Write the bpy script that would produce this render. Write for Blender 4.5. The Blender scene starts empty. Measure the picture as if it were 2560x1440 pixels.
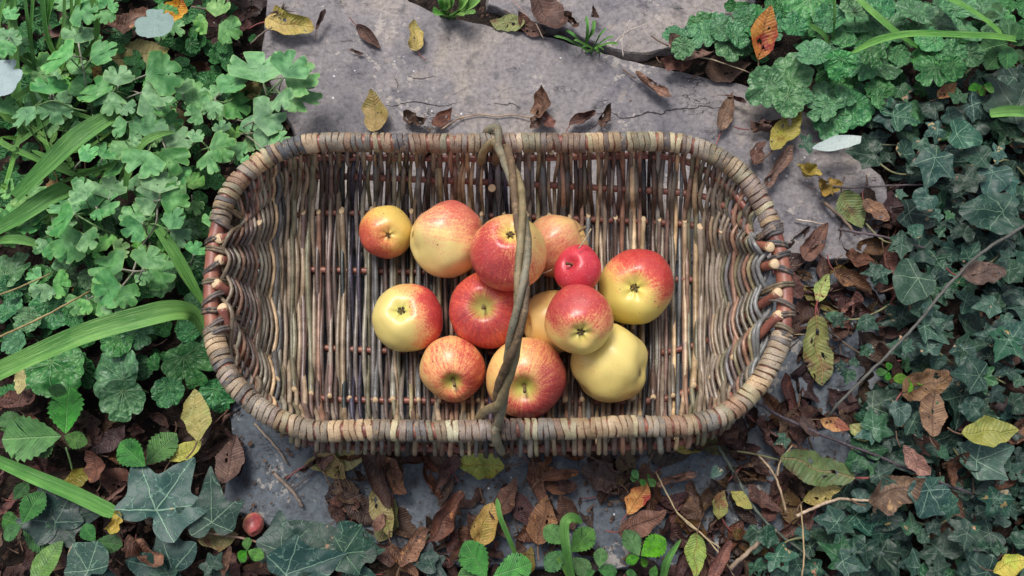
import bpy, math, random
from math import sin, cos, pi, radians, sqrt, atan2, exp
from mathutils import Vector, Matrix, noise
from mathutils.geometry import tessellate_polygon
random.seed(11)
rnd = random.random
def U(a, b): return a + (b - a) * rnd()

# ---------------------------------------------------------------- camera, sky, sun, exposure
scene = bpy.context.scene
TILT = radians(15); DIST = .88; ZR = .12
CAMP = Vector((0, -DIST * sin(TILT), ZR + DIST * cos(TILT)))
F = DIST * 2560 / 1.13
cd = bpy.data.cameras.new("camera"); cam = bpy.data.objects.new("camera", cd)
scene.collection.objects.link(cam); scene.camera = cam
cam.location = CAMP; cam.rotation_euler = (TILT, 0, 0)
cd.angle = 2 * math.atan(1280 / F); cd.clip_start = .02; cd.clip_end = 200
world = bpy.data.worlds.new("World"); scene.world = world; world.use_nodes = True
wn = world.node_tree.nodes; wl = world.node_tree.links
sky = wn.new("ShaderNodeTexSky"); sky.sky_type = 'NISHITA'; sky.sun_disc = False
SUN_EL, SUN_AZ = radians(62), radians(-25)      # azimuth measured from +Y towards +X
sky.sun_elevation = SUN_EL; sky.sun_rotation = SUN_AZ
sky.dust_density = 4.0; sky.air_density = 1.0
bg = wn['Background']; bg.inputs['Strength'].default_value = .10
hs = wn.new("ShaderNodeHueSaturation"); hs.inputs['Saturation'].default_value = .62
wl.new(sky.outputs[0], hs.inputs['Color']); wl.new(hs.outputs[0], bg.inputs[0])
sd = bpy.data.lights.new("sun", 'SUN'); sd.energy = 1.5; sd.angle = radians(20); sd.color = (1, .975, .94)
sun = bpy.data.objects.new("sun", sd); scene.collection.objects.link(sun)
sdir = Vector((sin(SUN_AZ) * cos(SUN_EL), cos(SUN_AZ) * cos(SUN_EL), sin(SUN_EL)))
sun.rotation_euler = sdir.to_track_quat('Z', 'Y').to_euler()
sun.location = sdir * 5
vs = scene.view_settings
vs.view_transform = 'Standard'; vs.look = 'None'; vs.gamma = 1; vs.use_curve_mapping = False
vs.exposure = .70

# ---------------------------------------------------------------- helpers
def at(px, py, z=0.0):
    a = (px - 1280) / F; b = (720 - py) / F
    r = Vector((a, sin(TILT) + b * cos(TILT), -cos(TILT) + b * sin(TILT)))
    return CAMP + r * ((z - CAMP.z) / r.z)
def mpp(px, py, z): return (at(px + 10, py, z) - at(px - 10, py, z)).length / 20
def proj(v):
    d = v - CAMP
    fz = d.y * sin(TILT) - d.z * cos(TILT)
    return (1280 + F * d.x / fz, 720 - F * (d.y * cos(TILT) + d.z * sin(TILT)) / fz)
def S(r, g, b):
    f = lambda c: ((c / 255 + .055) / 1.055) ** 2.4 if c > 10 else c / 255 / 12.92
    return (f(r), f(g), f(b), 1)
def mesh(name, vs_, fs, smooth=True, uv=None, uv2=None, mats=None):
    me = bpy.data.meshes.new(name); me.from_pydata(vs_, [], fs)
    if smooth: me.polygons.foreach_set('use_smooth', [True] * len(fs))
    for nm, data in (('uv', uv), ('edge', uv2)):
        if data is not None:
            l = me.uv_layers.new(name=nm)
            vi = [0] * len(me.loops); me.loops.foreach_get('vertex_index', vi)
            flat = []
            for i in vi: flat += data[i]
            l.data.foreach_set('uv', flat)
    for m in (mats or []): me.materials.append(m)
    me.update(); return me
def obj(name, me, parent=None, color=None, M=None, mat=None):
    o = bpy.data.objects.new(name, me); scene.collection.objects.link(o)
    if mat is not None and not me.materials: me.materials.append(mat)
    if parent is not None:
        o.parent = parent
        o.matrix_parent_inverse = Matrix.Translation(-parent.location)
    if M is not None: o.matrix_basis = M
    if color is not None: o.color = color
    return o
def tag(o, label, cat, group=None):
    o['label'] = label; o['category'] = cat
    if group: o['group'] = group
    return o
def thing(name, loc, label, cat, group=None):
    o = bpy.data.objects.new(name, None); scene.collection.objects.link(o)
    o.location = loc; o.empty_display_size = .02
    return tag(o, label, cat, group)
def catmull(P, n=6, closed=False):
    P = [Vector(p) for p in P]; out = []; N = len(P)
    rng = range(N if closed else N - 1)
    for i in rng:
        p1 = P[i]; p2 = P[(i + 1) % N]
        p0 = P[i - 1] if (i > 0 or closed) else p1 * 2 - p2
        p3 = P[(i + 2) % N] if (i + 2 < N or closed) else p2 * 2 - p1
        for k in range(n):
            t = k / n; t2 = t * t; t3 = t2 * t
            out.append(.5 * ((2 * p1) + (p2 - p0) * t + (2 * p0 - 5 * p1 + 4 * p2 - p3) * t2 + (3 * p1 - p0 - 3 * p2 + p3) * t3))
    if not closed: out.append(P[-1])
    return out
def tube_data(path, rad, seg=8, cap=True, cut=None, closed=False, flat=None):
    """tube along path; rad number or list; cut=(normal0 or None, normal1 or None) oblique ends"""
    n = len(path); R = rad if isinstance(rad, (list, tuple)) else [rad] * n
    vs_, fs = [], []
    T = []
    for i in range(n):
        if closed: t = path[(i + 1) % n] - path[i - 1]
        else: t = path[min(i + 1, n - 1)] - path[max(i - 1, 0)]
        T.append(t.normalized())
    ref = Vector((0, 0, 1)) if abs(T[0].z) < .9 else Vector((1, 0, 0))
    a = (ref - T[0] * ref.dot(T[0])).normalized()
    for i in range(n):
        a = (a - T[i] * a.dot(T[i])).normalized(); b = T[i].cross(a)
        for k in range(seg):
            th = 2 * pi * k / seg
            d = a * cos(th) * R[i] + b * sin(th) * R[i]
            if cut and i == 0 and cut[0] is not None: nn = cut[0]; d = d - T[i] * (d.dot(nn) / T[i].dot(nn))
            if cut and i == n - 1 and cut[1] is not None: nn = cut[1]; d = d - T[i] * (d.dot(nn) / T[i].dot(nn))
            vs_.append(path[i] + d)
    for i in range(n if closed else n - 1):
        j = (i + 1) % n
        for k in range(seg):
            k2 = (k + 1) % seg
            fs.append((i * seg + k, i * seg + k2, j * seg + k2, j * seg + k))
    if cap and not closed:
        fs.append(tuple(range(seg))[::-1]); fs.append(tuple((n - 1) * seg + k for k in range(seg)))
    return vs_, fs
def tube(name, path, rad, mat, parent=None, color=None, seg=8, **kw):
    v, f = tube_data([Vector(p) for p in path], rad, seg, **kw)
    return obj(name, mesh(name, v, f, mats=[mat]), parent, color)

# ---------------------------------------------------------------- materials
class NT:
    def __init__(s, name):
        s.m = bpy.data.materials.new(name); s.m.use_nodes = True
        s.n = s.m.node_tree.nodes; s.l = s.m.node_tree.links
        s.p = s.n['Principled BSDF']
    def put(s, sock, v):
        if isinstance(v, bpy.types.NodeSocket): s.l.new(v, sock)
        else:
            try: sock.default_value = v
            except Exception: sock.default_value = (v, v, v)
    def node(s, t, ins=None, out=0, **kw):
        nd = s.n.new('ShaderNode' + t)
        for k, v in kw.items(): setattr(nd, k, v)
        for k, v in (ins or {}).items(): s.put(nd.inputs[k], v)
        return nd.outputs[out]
    def math(s, op, a, b=0.0, c=None, clamp=False):
        ins = {0: a, 1: b}
        if c is not None: ins[2] = c
        return s.node('Math', ins, operation=op, use_clamp=clamp)
    def vm(s, op, a, b=(0, 0, 0), out=0): return s.node('VectorMath', {0: a, 1: b}, out=out, operation=op)
    def noise(s, vec, scale, detail=4, rough=.55, dist=0.0, out=0):
        return s.node('TexNoise', {'Vector': vec, 'Scale': scale, 'Detail': detail, 'Roughness': rough, 'Distortion': dist}, out)
    def vor(s, vec, scale, feature='F1', out='Distance', rnd_=1.0):
        return s.node('TexVoronoi', {'Vector': vec, 'Scale': scale, 'Randomness': rnd_}, out, feature=feature)
    def ramp(s, f, stops, out=0, interp='LINEAR'):
        nd = s.n.new('ShaderNodeValToRGB'); s.put(nd.inputs[0], f); e = nd.color_ramp.elements
        nd.color_ramp.interpolation = interp
        while len(e) < len(stops): e.new(.5)
        for i, (p, c) in enumerate(stops):
            e[i].position = p; e[i].color = c if not isinstance(c, (int, float)) else (c, c, c, 1)
        return nd.outputs[out]
    def mix(s, f, a, b, mode='MIX'):
        nd = s.n.new('ShaderNodeMix'); nd.data_type = 'RGBA'; nd.blend_type = mode
        s.put(nd.inputs[0], f); s.put(nd.inputs[6], a); s.put(nd.inputs[7], b); return nd.outputs[2]
    def step(s, v, a, b): return s.node('MapRange', {0: v, 1: a, 2: b}, interpolation_type='SMOOTHSTEP')
    def bump(s, h, strength=.3, dist=.001, prev=None):
        ins = {'Height': h, 'Strength': strength, 'Distance': dist}
        if prev is not None: ins['Normal'] = prev
        return s.node('Bump', ins)
    def out(s, col, rough=.6, bump=None, spec=.5):
        s.put(s.p.inputs['Base Color'], col); s.put(s.p.inputs['Roughness'], rough)
        s.put(s.p.inputs['Specular IOR Level'], spec)
        if bump is not None: s.l.new(bump, s.p.inputs['Normal'])
        return s.m
    def pos(s): return s.node('NewGeometry', out='Position')
    def objc(s): return s.node('TexCoord', out='Object')
    def ocol(s): return s.node('ObjectInfo', out='Color')
    def orand(s): return s.node('ObjectInfo', out='Random')
    def uv(s, nm='uv'): return s.node('UVMap', uv_map=nm)

def m_bark(name, spots=1.0, rough=.5, shift=.5):
    t = NT(name); c = t.ocol(); p = t.pos()
    n1 = t.noise(p, 60, 3); n2 = t.noise(p, 700, 3)
    c = t.mix(t.step(n1, .35, .7), c, t.mix(1.0, c, (shift, shift * .95, shift * .9, 1), 'MULTIPLY'))
    c = t.mix(t.step(n2, .55, .75), c, t.mix(.35, c, (.5, .45, .36, 1)))
    v = t.vor(p, 330); col = t.vor(p, 330, out='Color')
    sp = t.math('MULTIPLY', t.step(v, .2, .12), t.step(t.node('SeparateColor', {0: col}), .62, .65))
    c = t.mix(t.math('MULTIPLY', sp, spots), c, (.018, .012, .008, 1))
    b = t.bump(t.noise(p, 500, 4), .5, .0006)
    return t.out(c, rough, b, .5)
def m_wrap():
    t = NT('willow_wrap'); c = t.ocol(); p = t.pos()
    # fibres: ridges running along each ribbon; the ribbon's own random shifts tone along its width
    n1 = t.noise(p, 150, 3, .6); n2 = t.noise(p, 900, 3); n3 = t.noise(p, 55, 3)
    c = t.mix(t.step(n3, .35, .68), c, t.mix(1.0, c, (.60, .56, .52, 1), 'MULTIPLY'))
    c = t.mix(t.math('MULTIPLY', t.step(n1, .52, .62), .45), c, S(166, 138, 104))
    c = t.mix(t.math('MULTIPLY', t.step(n2, .56, .7), .6), c, t.mix(1.0, c, (.35, .3, .26, 1), 'MULTIPLY'))
    v = t.vor(p, 300); cc = t.node('SeparateColor', {0: t.vor(p, 300, out='Color')})
    c = t.mix(t.math('MULTIPLY', t.step(v, .24, .14), t.step(cc, .66, .7)), c, (.02, .013, .009, 1))
    return t.out(c, .42, t.bump(t.math('ADD', t.noise(p, 450, 4), t.noise(p, 1400, 2)), .7, .0008), .5)
M_ROD = m_bark('willow_bark', 1.0, .30)
M_WRAP = m_wrap()
M_HANDLE = m_wrap(); M_HANDLE.name = 'handle_bark'
M_TWIG = m_bark('twig_bark', .6, .7)
def m_redrod():
    t = NT('red_willow'); p = t.pos()
    n = t.noise(p, 45, 4); g = t.noise(t.vm('MULTIPLY', p, (60, 900, 900)), 1, 3)
    c = t.ramp(n, [(.3, S(96, 50, 44)), (.5, S(132, 78, 64)), (.7, S(152, 98, 76))])
    c = t.mix(t.step(g, .5, .75), c, t.mix(.5, c, S(170, 120, 100)))
    v = t.vor(p, 260); c = t.mix(t.step(v, .14, .08), c, S(60, 34, 28))
    return t.out(c, .42, t.bump(g, .25, .0005), .5)
M_RED = m_redrod()
def m_cut():
    t = NT('cut_wood'); u = t.uv()
    r = t.vm('LENGTH', u, out=1)
    ring = t.math('SINE', t.math('MULTIPLY', t.math('ADD', r, t.math('MULTIPLY', t.noise(u, 3), .25)), 26))
    c = t.ramp(r, [(0, S(150, 110, 74)), (.16, S(215, 190, 152)), (.8, S(206, 178, 138)), (1.0, S(150, 116, 84))])
    c = t.mix(t.math('MULTIPLY', t.step(ring, .3, 1), .28), c, S(150, 118, 84))
    return t.out(c, .7, t.bump(t.noise(u, 12), .4, .0004))
M_CUT = m_cut()

def m_stone(name, A, B, C, D, light=(0, 0, 0, 1)):
    t = NT(name); p = t.pos()
    n1 = t.noise(p, 5.5, 5, .6, .6); n2 = t.noise(p, 28, 6, .65, .3); n3 = t.noise(p, 170, 4, .7)
    c = t.ramp(n1, [(.33, A), (.5, B), (.66, C)])
    c = t.mix(t.step(n2, .52, .72), c, t.mix(.75, c, D))
    c = t.mix(t.step(n2, .42, .3), c, t.mix(.55, c, C))
    n5 = t.noise(p, 60, 6, .75, .5)
    c = t.mix(t.math('MULTIPLY', t.step(n5, .54, .7), .6), c, t.mix(.8, c, D))
    fine = t.ramp(n3, [(.3, .6), (.5, 1.0), (.7, 1.25)])
    c = t.mix(1.0, c, fine, 'MULTIPLY')
    wh = t.vor(p, 75); wc = t.node('SeparateColor', {0: t.vor(p, 75, out='Color')})
    c = t.mix(t.math('MULTIPLY', t.step(wh, .13, .07), t.step(wc, .88, .9)), c, S(205, 203, 205))
    lich = t.step(t.math('MULTIPLY', t.noise(p, 9, 3), t.noise(t.vm('ADD', p, (3, 1, 0)), 90, 4, .7)), .325, .37)
    c = t.mix(t.math('MULTIPLY', lich, .5), c, S(186, 176, 164))
    # thin meandering cracks in patches
    q = t.noise(t.vm('MULTIPLY', p, (1, 2.6, 1)), 9, 8, .62)
    ck = t.math('MULTIPLY', t.step(t.math('ABSOLUTE', t.math('SUBTRACT', q, .5)), .0035, .0012), t.step(t.noise(p, 14, 2), .56, .62))
    c = t.mix(t.math('MULTIPLY', ck, .8), c, S(50, 45, 44))
    h = t.math('ADD', t.math('MULTIPLY', n2, 1.2), t.math('MULTIPLY', n3, .35))
    h = t.math('SUBTRACT', h, t.math('MULTIPLY', ck, .8))
    plate = t.ramp(t.noise(p, 12, 4, .5, .4), [(.40, 0), (.42, .5), (.52, .5), (.54, 1)])
    h = t.math('ADD', h, t.math('MULTIPLY', plate, .5))
    return t.out(c, .72, t.bump(h, .85, .003), .35)
M_STONE = m_stone('purple_sandstone', S(96, 94, 100), S(130, 124, 124), S(156, 144, 132), S(62, 62, 70))
M_STONE2 = m_stone('bluish_stone', S(72, 79, 88), S(92, 99, 106), S(108, 111, 114), S(38, 35, 38))
def m_soil():
    t = NT('dark_soil'); p = t.pos()
    n = t.noise(p, 40, 6, .7); n2 = t.noise(p, 250, 4)
    c = t.ramp(n, [(.3, S(26, 22, 20)), (.55, S(52, 42, 36)), (.75, S(80, 64, 52))])
    return t.out(c, .9, t.bump(t.math('ADD', n, n2), 1, .01), .25)
M_SOIL = m_soil()

def leaf_common(t, c, rnd_amt=.35, hue=.03):
    r = t.orand(); r2 = t.math('FRACT', t.math('MULTIPLY', r, 17.3)); r3 = t.math('FRACT', t.math('MULTIPLY', r, 71.7))
    nd = t.n.new('ShaderNodeHueSaturation')
    t.put(nd.inputs['Hue'], t.math('ADD', .5 - hue, t.math('MULTIPLY', r2, hue * 2)))
    t.put(nd.inputs['Saturation'], t.math('ADD', .85, t.math('MULTIPLY', r3, .3)))
    t.put(nd.inputs['Value'], t.math('ADD', 1 - rnd_amt, t.math('MULTIPLY', r, rnd_amt * 2)))
    t.put(nd.inputs['Color'], c); return nd.outputs[0]
def rays(t, u, angs, w0, taper, wob=.0):
    """min distance to rays from the leaf's own junction (uv origin); returns vein mask 0..1"""
    sx = t.n.new('ShaderNodeSeparateXYZ'); t.put(sx.inputs[0], u); x, y = sx.outputs[0], sx.outputs[1]
    best = None
    for a in angs:
        dx, dy = sin(radians(a)), cos(radians(a))
        cr = t.math('ABSOLUTE', t.math('SUBTRACT', t.math('MULTIPLY', x, dy), t.math('MULTIPLY', y, dx)))
        dt = t.math('ADD', t.math('MULTIPLY', x, dx), t.math('MULTIPLY', y, dy))
        d = t.math('ADD', cr, t.math('MULTIPLY', t.math('LESS_THAN', dt, 0), 5))
        d = t.math('ADD', d, t.math('MULTIPLY', dt, taper))
        best = d if best is None else t.math('MINIMUM', best, d)
    return t.step(best, w0, w0 * .35), best
def wobble(t, u, sc=4, amt=.06):
    n = t.noise(u, sc, 2, out=1)
    return t.vm('ADD', u, t.vm('MULTIPLY', t.vm('SUBTRACT', n, (.5, .5, .5)), (amt, amt, 0)))
def seeduv(t, u, k=30.0):
    cx = t.n.new('ShaderNodeCombineXYZ'); t.put(cx.inputs[0], t.math('MULTIPLY', t.orand(), k)); t.put(cx.inputs[1], t.math('MULTIPLY', t.orand(), k * 1.7))
    return t.vm('ADD', u, cx.outputs[0])
def m_ivy():
    t = NT('ivy_leaf'); u0 = t.uv(); u = wobble(t, u0)
    mv, d = rays(t, u, [0, 54, -54, 118, -118], .015, .007)
    us = seeduv(t, u0)
    e = t.vor(wobble(t, us, 5, .25), 4.6, 'DISTANCE_TO_EDGE'); sec = t.step(e, .035, .004)
    e2 = t.vor(us, 15, 'DISTANCE_TO_EDGE'); ter = t.step(e2, .07, .01)
    c = t.mix(t.noise(us, 3, 4), S(24, 48, 40), S(46, 78, 64))
    c = t.mix(.75, c, t.ocol(), 'MULTIPLY')
    c = t.mix(t.math('MULTIPLY', ter, .12), c, S(90, 120, 104))
    c = t.mix(t.math('MULTIPLY', sec, .42), c, S(112, 142, 120))
    c = t.mix(t.math('MULTIPLY', mv, .62), c, S(128, 156, 128))
    br = t.math('MULTIPLY', t.step(t.noise(us, 1.1, 5, .6), .645, .66), 1.0)
    c = t.mix(br, c, S(150, 122, 92))
    c = leaf_common(t, c, .42, .03)
    h = t.math('SUBTRACT', t.math('MULTIPLY', t.noise(us, 6), .5), t.math('MULTIPLY', t.math('MAXIMUM', sec, mv), .35))
    return t.out(c, .46, t.bump(h, .6, .0022), .38)
def m_columbine():
    t = NT('columbine_leaf'); u0 = t.uv(); us = seeduv(t, u0)
    mv, d = rays(t, wobble(t, u0, 3, .04), [0, 26, -26, 50, -50, 13, -13], .010, .006)
    c = t.mix(t.step(t.noise(us, 2.5, 5, .6), .35, .7), S(62, 118, 64), S(114, 166, 104))
    c = t.mix(t.math('MULTIPLY', mv, .3), c, S(150, 182, 150))
    sx = t.n.new('ShaderNodeSeparateXYZ'); t.put(sx.inputs[0], t.uv('edge'))
    c = t.mix(t.math('MULTIPLY', t.step(sx.outputs[0], .93, 1.0), .45), c, S(140, 172, 90))
    c = t.mix(.6, c, t.ocol(), 'MULTIPLY')
    c = leaf_common(t, c, .15, .015)
    h = t.math('SUBTRACT', t.noise(us, 4, 4), t.math('MULTIPLY', mv, .3))
    return t.out(c, .55, t.bump(h, .4, .002), .35)
def m_crenate(name, A, B, V, angs, sc=8.0, bst=.9):
    t = NT(name); u0 = t.uv(); us = seeduv(t, u0)
    mv, d = rays(t, wobble(t, u0, 4, .07), angs, .022, .010)
    e = t.vor(us, sc, 'DISTANCE_TO_EDGE'); sec = t.step(e, .10, .02)
    c = t.mix(t.step(t.noise(us, 4, 5), .35, .7), A, B)
    c = t.mix(.6, c, t.ocol(), 'MULTIPLY')
    c = t.mix(t.math('MULTIPLY', sec, .35), c, t.mix(.5, c, (.0, .01, .0, 1)))
    c = t.mix(t.math('MULTIPLY', mv, .5), c, V)
    c = leaf_common(t, c, .2, .02)
    sx = t.n.new('ShaderNodeSeparateXYZ'); t.put(sx.inputs[0], wobble(t, u0, 4, .10))
    an = t.math('ARCTAN2', sx.outputs[0], sx.outputs[1]); fold = t.math('SINE', t.math('ADD', t.math('MULTIPLY', an, 12), t.math('MULTIPLY', t.noise(us, 3, 2), 5)))
    c = t.mix(t.math('MULTIPLY', t.step(fold, -.2, -.9), .22), c, t.mix(.55, c, (0, .012, .004, 1)))
    h = t.math('SUBTRACT', t.math('MULTIPLY', t.step(e, 0, .35), .5), t.math('MULTIPLY', mv, .8))
    h = t.math('ADD', h, t.math('MULTIPLY', fold, .28))
    h = t.math('ADD', h, t.math('MULTIPLY', t.noise(us, 5, 3), .45))
    return t.out(c, .42, t.bump(h, bst, .0028), .45)
def m_pinnate(name, A, B, V, n=7, slope=.55, dark=None, rough=.5, patches=None, vein=.5, bst=.8, use_ocol=True, darkv=0.0):
    t = NT(name); u0 = t.uv(); us = seeduv(t, u0); w = wobble(t, u0, 3, .05)
    sx = t.n.new('ShaderNodeSeparateXYZ'); t.put(sx.inputs[0], w)
    ax = t.math('ABSOLUTE', sx.outputs[0]); y = sx.outputs[1]
    ph = t.math('MULTIPLY', t.math('SUBTRACT', y, t.math('MULTIPLY', ax, slope)), n)
    tri = t.math('ABSOLUTE', t.math('SUBTRACT', t.math('FRACT', ph), .5))
    sv = t.step(tri, .07, .015); mv = t.step(ax, .018, .006)
    mask = t.math('MAXIMUM', t.math('MULTIPLY', sv, .6), mv)
    c = t.mix(t.step(t.noise(us, 3, 5, .6), .3, .72), A, B)
    if patches:
        for (sc_, lo, hi, colr) in patches:
            c = t.mix(t.step(t.noise(seeduv(t, u0, 11 + sc_), sc_, 5, .65), lo, hi), c, colr)
    if use_ocol: c = t.mix(1.0, c, t.ocol(), 'MULTIPLY')
    e = t.vor(us, 16, 'DISTANCE_TO_EDGE')
    c = t.mix(t.math('MULTIPLY', t.step(e, .12, .02), .25), c, t.mix(.5, c, (.01, .008, .005, 1)))
    c = t.mix(t.math('MULTIPLY', mask, vein), c, V)
    if darkv: c = t.mix(t.math('MULTIPLY', t.step(t.vor(us, 7), .16, .08), darkv), c, (.012, .008, .006, 1))
    c = leaf_common(t, c, .22, .015)
    h = t.math('SUBTRACT', t.math('MULTIPLY', t.math('ABSOLUTE', t.math('SUBTRACT', tri, .25)), 1.2), t.math('MULTIPLY', mask, .5))
    h = t.math('ADD', h, t.math('MULTIPLY', t.noise(us, 9, 4), .8))
    return t.out(c, rough, t.bump(h, bst, .0022), .4)
W4 = (1, 1, 1, 1)
M_IVY = m_ivy(); M_COL = m_columbine()
M_GEUM = m_crenate('avens_leaf', S(50, 106, 60), S(90, 148, 88), S(132, 172, 122), [0, 30, -30, 62, -62, 100, -100], 5.5, .7)
M_STRAW = m_pinnate('strawberry_leaf', S(46, 92, 40), S(78, 132, 60), S(128, 168, 104), n=8, slope=.8, vein=.45, bst=.8)
M_DEAD = m_pinnate('dead_leaf', S(94, 75, 68), S(132, 107, 93), S(72, 55, 48), n=9, rough=.6, vein=.5, darkv=.9,
                   patches=[(1.6, .5, .66, S(78, 56, 46)), (5, .58, .68, S(168, 136, 104))])
M_YEL = m_pinnate('yellowing_leaf', S(150, 132, 76), S(178, 160, 100), S(140, 126, 74), n=8, rough=.55, vein=.4, darkv=1.0,
                  patches=[(1.4, .5, .62, S(140, 136, 66)), (2.6, .60, .70, S(116, 76, 44))])
M_ORA = m_pinnate('orange_leaf', S(168, 116, 58), S(188, 148, 78), S(104, 78, 46), n=8, rough=.5, vein=.5, darkv=1.0,
                  patches=[(1.8, .5, .6, S(140, 64, 40)), (3.1, .6, .68, S(66, 46, 44))])
M_MIXG = m_pinnate('mottled_green_leaf', S(112, 118, 72), S(150, 146, 88), S(150, 110, 80), n=8, rough=.55, vein=.5, darkv=.9,
                   patches=[(1.5, .52, .62, S(118, 84, 56)), (4, .6, .7, S(80, 66, 50))])
M_GRN = m_pinnate('plain_green_leaf', S(58, 86, 62), S(86, 116, 82), S(116, 136, 104), n=8, rough=.42, vein=.4)
def m_strap():
    t = NT('strap_leaf'); u = t.uv()
    sx = t.n.new('ShaderNodeSeparateXYZ'); t.put(sx.inputs[0], u)
    st = t.noise(t.vm('MULTIPLY', u, (26, .8, 1)), 1, 3); big = t.noise(t.pos(), 16, 3)
    c = t.mix(t.step(big, .35, .7), S(66, 120, 48), S(104, 152, 72))
    c = t.mix(t.math('MULTIPLY', t.step(st, .45, .65), .6), c, S(140, 180, 104))
    c = t.mix(t.math('MULTIPLY', t.step(t.noise(u, 2.2, 5, .7), .66, .72), .7), c, S(150, 128, 74))
    c = t.mix(t.math('MULTIPLY', t.step(t.math('ABSOLUTE', sx.outputs[0]), .10, .02), .4), c, S(54, 100, 40))
    c = t.mix(.8, c, t.ocol(), 'MULTIPLY')
    return t.out(c, .45, t.bump(t.math('ADD', st, t.noise(t.vm('MULTIPLY', u, (60, 1, 1)), 1, 2)), .7, .0012), .4)
M_STRAP = m_strap()
def m_plain(name, c, rough=.6, var=.4, sc=80):
    t = NT(name); p = t.pos()
    cc = t.mix(t.step(t.noise(p, sc, 4), .35, .7), c, tuple(x * (1 - var) for x in c[:3]) + (1,))
    return t.out(cc, rough, t.bump(t.noise(p, sc * 3), .3, .001))
M_STALK = m_plain('green_stalk', S(108, 140, 84), .5)
M_STALKG = m_plain('mauve_stalk', S(150, 146, 128), .5)
M_PETR = m_plain('red_petiole', S(132, 66, 60), .5)
M_PETB = m_plain('brown_petiole', S(104, 78, 58), .6)
M_PALE = m_pinnate('silvery_leaf', S(176, 190, 184), S(186, 198, 192), S(206, 214, 206), n=6, vein=.12, rough=.5, bst=.3)
M_DRY = m_plain('dry_straw', S(176, 156, 124), .7)
M_FUZZ = m_plain('seedhead_fuzz', S(92, 78, 66), .9)
M_CRACK = m_plain('crack_dark', S(48, 42, 40), .9)

# ================================================================ SETTING: ground and slabs
def grid_sheet(name, x0, x1, y0, y1, n, z, amp, mat):
    v, f = [], []
    for j in range(n + 1):
        for i in range(n + 1):
            x = x0 + (x1 - x0) * i / n; y = y0 + (y1 - y0) * j / n
            h = amp * noise.noise(Vector((x * 9, y * 9, 1))) + amp * .4 * noise.noise(Vector((x * 40, y * 40, 2)))
            v.append((x, y, z + h))
    for j in range(n):
        for i in range(n):
            a = j * (n + 1) + i; f.append((a, a + 1, a + n + 2, a + n + 1))
    o = obj(name, mesh(name, v, f, mats=[mat])); o['kind'] = 'structure'; return o
grid_sheet('ground', -3, 3, -3, 3, 260, -.024, .007, M_SOIL)
v = [(-60, -60, -.04), (60, -60, -.04), (60, 60, -.04), (-60, 60, -.04)]
o = obj('terrain', mesh('terrain', v, [(0, 1, 2, 3)], mats=[M_SOIL])); o['kind'] = 'structure'

def slab(name, outline_px, z, mat, thick=.05, seed=0.0):
    P = [at(x, y, z) for x, y in outline_px]
    out = []
    for i in range(len(P)):
        a, b = P[i], P[(i + 1) % len(P)]; L = (b - a).length; n = max(1, int(L / .008))
        nrm = Vector((-(b - a).y, (b - a).x, 0)).normalized()
        for k in range(n):
            t = k / n; p = a.lerp(b, t); w = min(1, 4 * min(t, 1 - t) + .35)
            d = (noise.noise(Vector((p.x * 25 + seed, p.y * 25, seed))) * .004 + noise.noise(Vector((p.x * 90, p.y * 90, seed + 5))) * .0022 + noise.noise(Vector((p.x * 260, p.y * 260, seed + 5))) * .001) * w
            out.append(p + nrm * d)
    c = Vector((0, 0, 0))
    for p in out: c += p
    c /= len(out)
    import bmesh
    bm = bmesh.new()
    top = [bm.verts.new((p.x, p.y, z)) for p in out]
    n = len(out)
    for tri in tessellate_polygon([[Vector((p.x, p.y, 0)) for p in out]]):
        bm.faces.new([top[i] for i in tri])
    # chipped, slightly rounded arris then the side wall
    rings = []
    for (off, dz) in ((.0016, -.0022), (.004 , -.012), (.001, -thick)):
        ring = []
        for i, p in enumerate(out):
            d = Vector((p.x - c.x, p.y - c.y, 0)).normalized()
            t_ = (out[(i + 1) % n] - out[i - 1]); nn = Vector((t_.y, -t_.x, 0)).normalized()
            if nn.dot(d) < 0: nn = -nn
            jit = 1 + 1.2 * noise.noise(Vector((p.x * 60, p.y * 60, dz * 50)))
            ring.append(bm.verts.new((p.x + nn.x * off * jit, p.y + nn.y * off * jit, z + dz * (jit if dz > -thick else 1))))
        rings.append(ring)
    prev = top
    for ring in rings:
        for i in range(n): bm.faces.new((prev[i], prev[(i + 1) % n], ring[(i + 1) % n], ring[i]))
        prev = ring
    bmesh.ops.recalc_face_normals(bm, faces=bm.faces)
    me = bpy.data.meshes.new(name); bm.to_mesh(me); bm.free(); me.materials.append(mat)
    o = obj(name, me); o['kind'] = 'structure'; return o
s1 = slab('paving_slab', [(672, -30), (660, 60), (655, 150), (700, 250), (745, 350), (720, 470), (640, 560), (560, 590), (900, 620), (1400, 640), (1990, 655), (2150, 640),
     (2230, 520), (2200, 440), (2130, 380), (2060, 300), (1960, 262), (1870, 218), (1760, 195), (1640, 168), (1560, 150), (1450, 118), (1380, 95), (1290, 80), (1180, 58), (1120, 48), (1060, 22), (1020, 5), (985, -30)], 0, M_STONE)
s2 = slab('paving_slab.001', [(560, 610), (620, 900), (570, 1010), (590, 1130), (560, 1260), (760, 1345), (960, 1400), (1500, 1420), (2000, 1400), (2220, 1250), (2240, 900), (2200, 680), (1990, 668), (1400, 655), (900, 632)], -.004, M_STONE2, seed=9)
s3 = slab('paving_slab.002', [(1230, -60), (1222, 10), (1300, 50), (1400, 66), (1500, 112), (1600, 130), (1760, 110), (1880, 30), (1900, -80)], -.008, M_STONE, seed=4)
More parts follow.
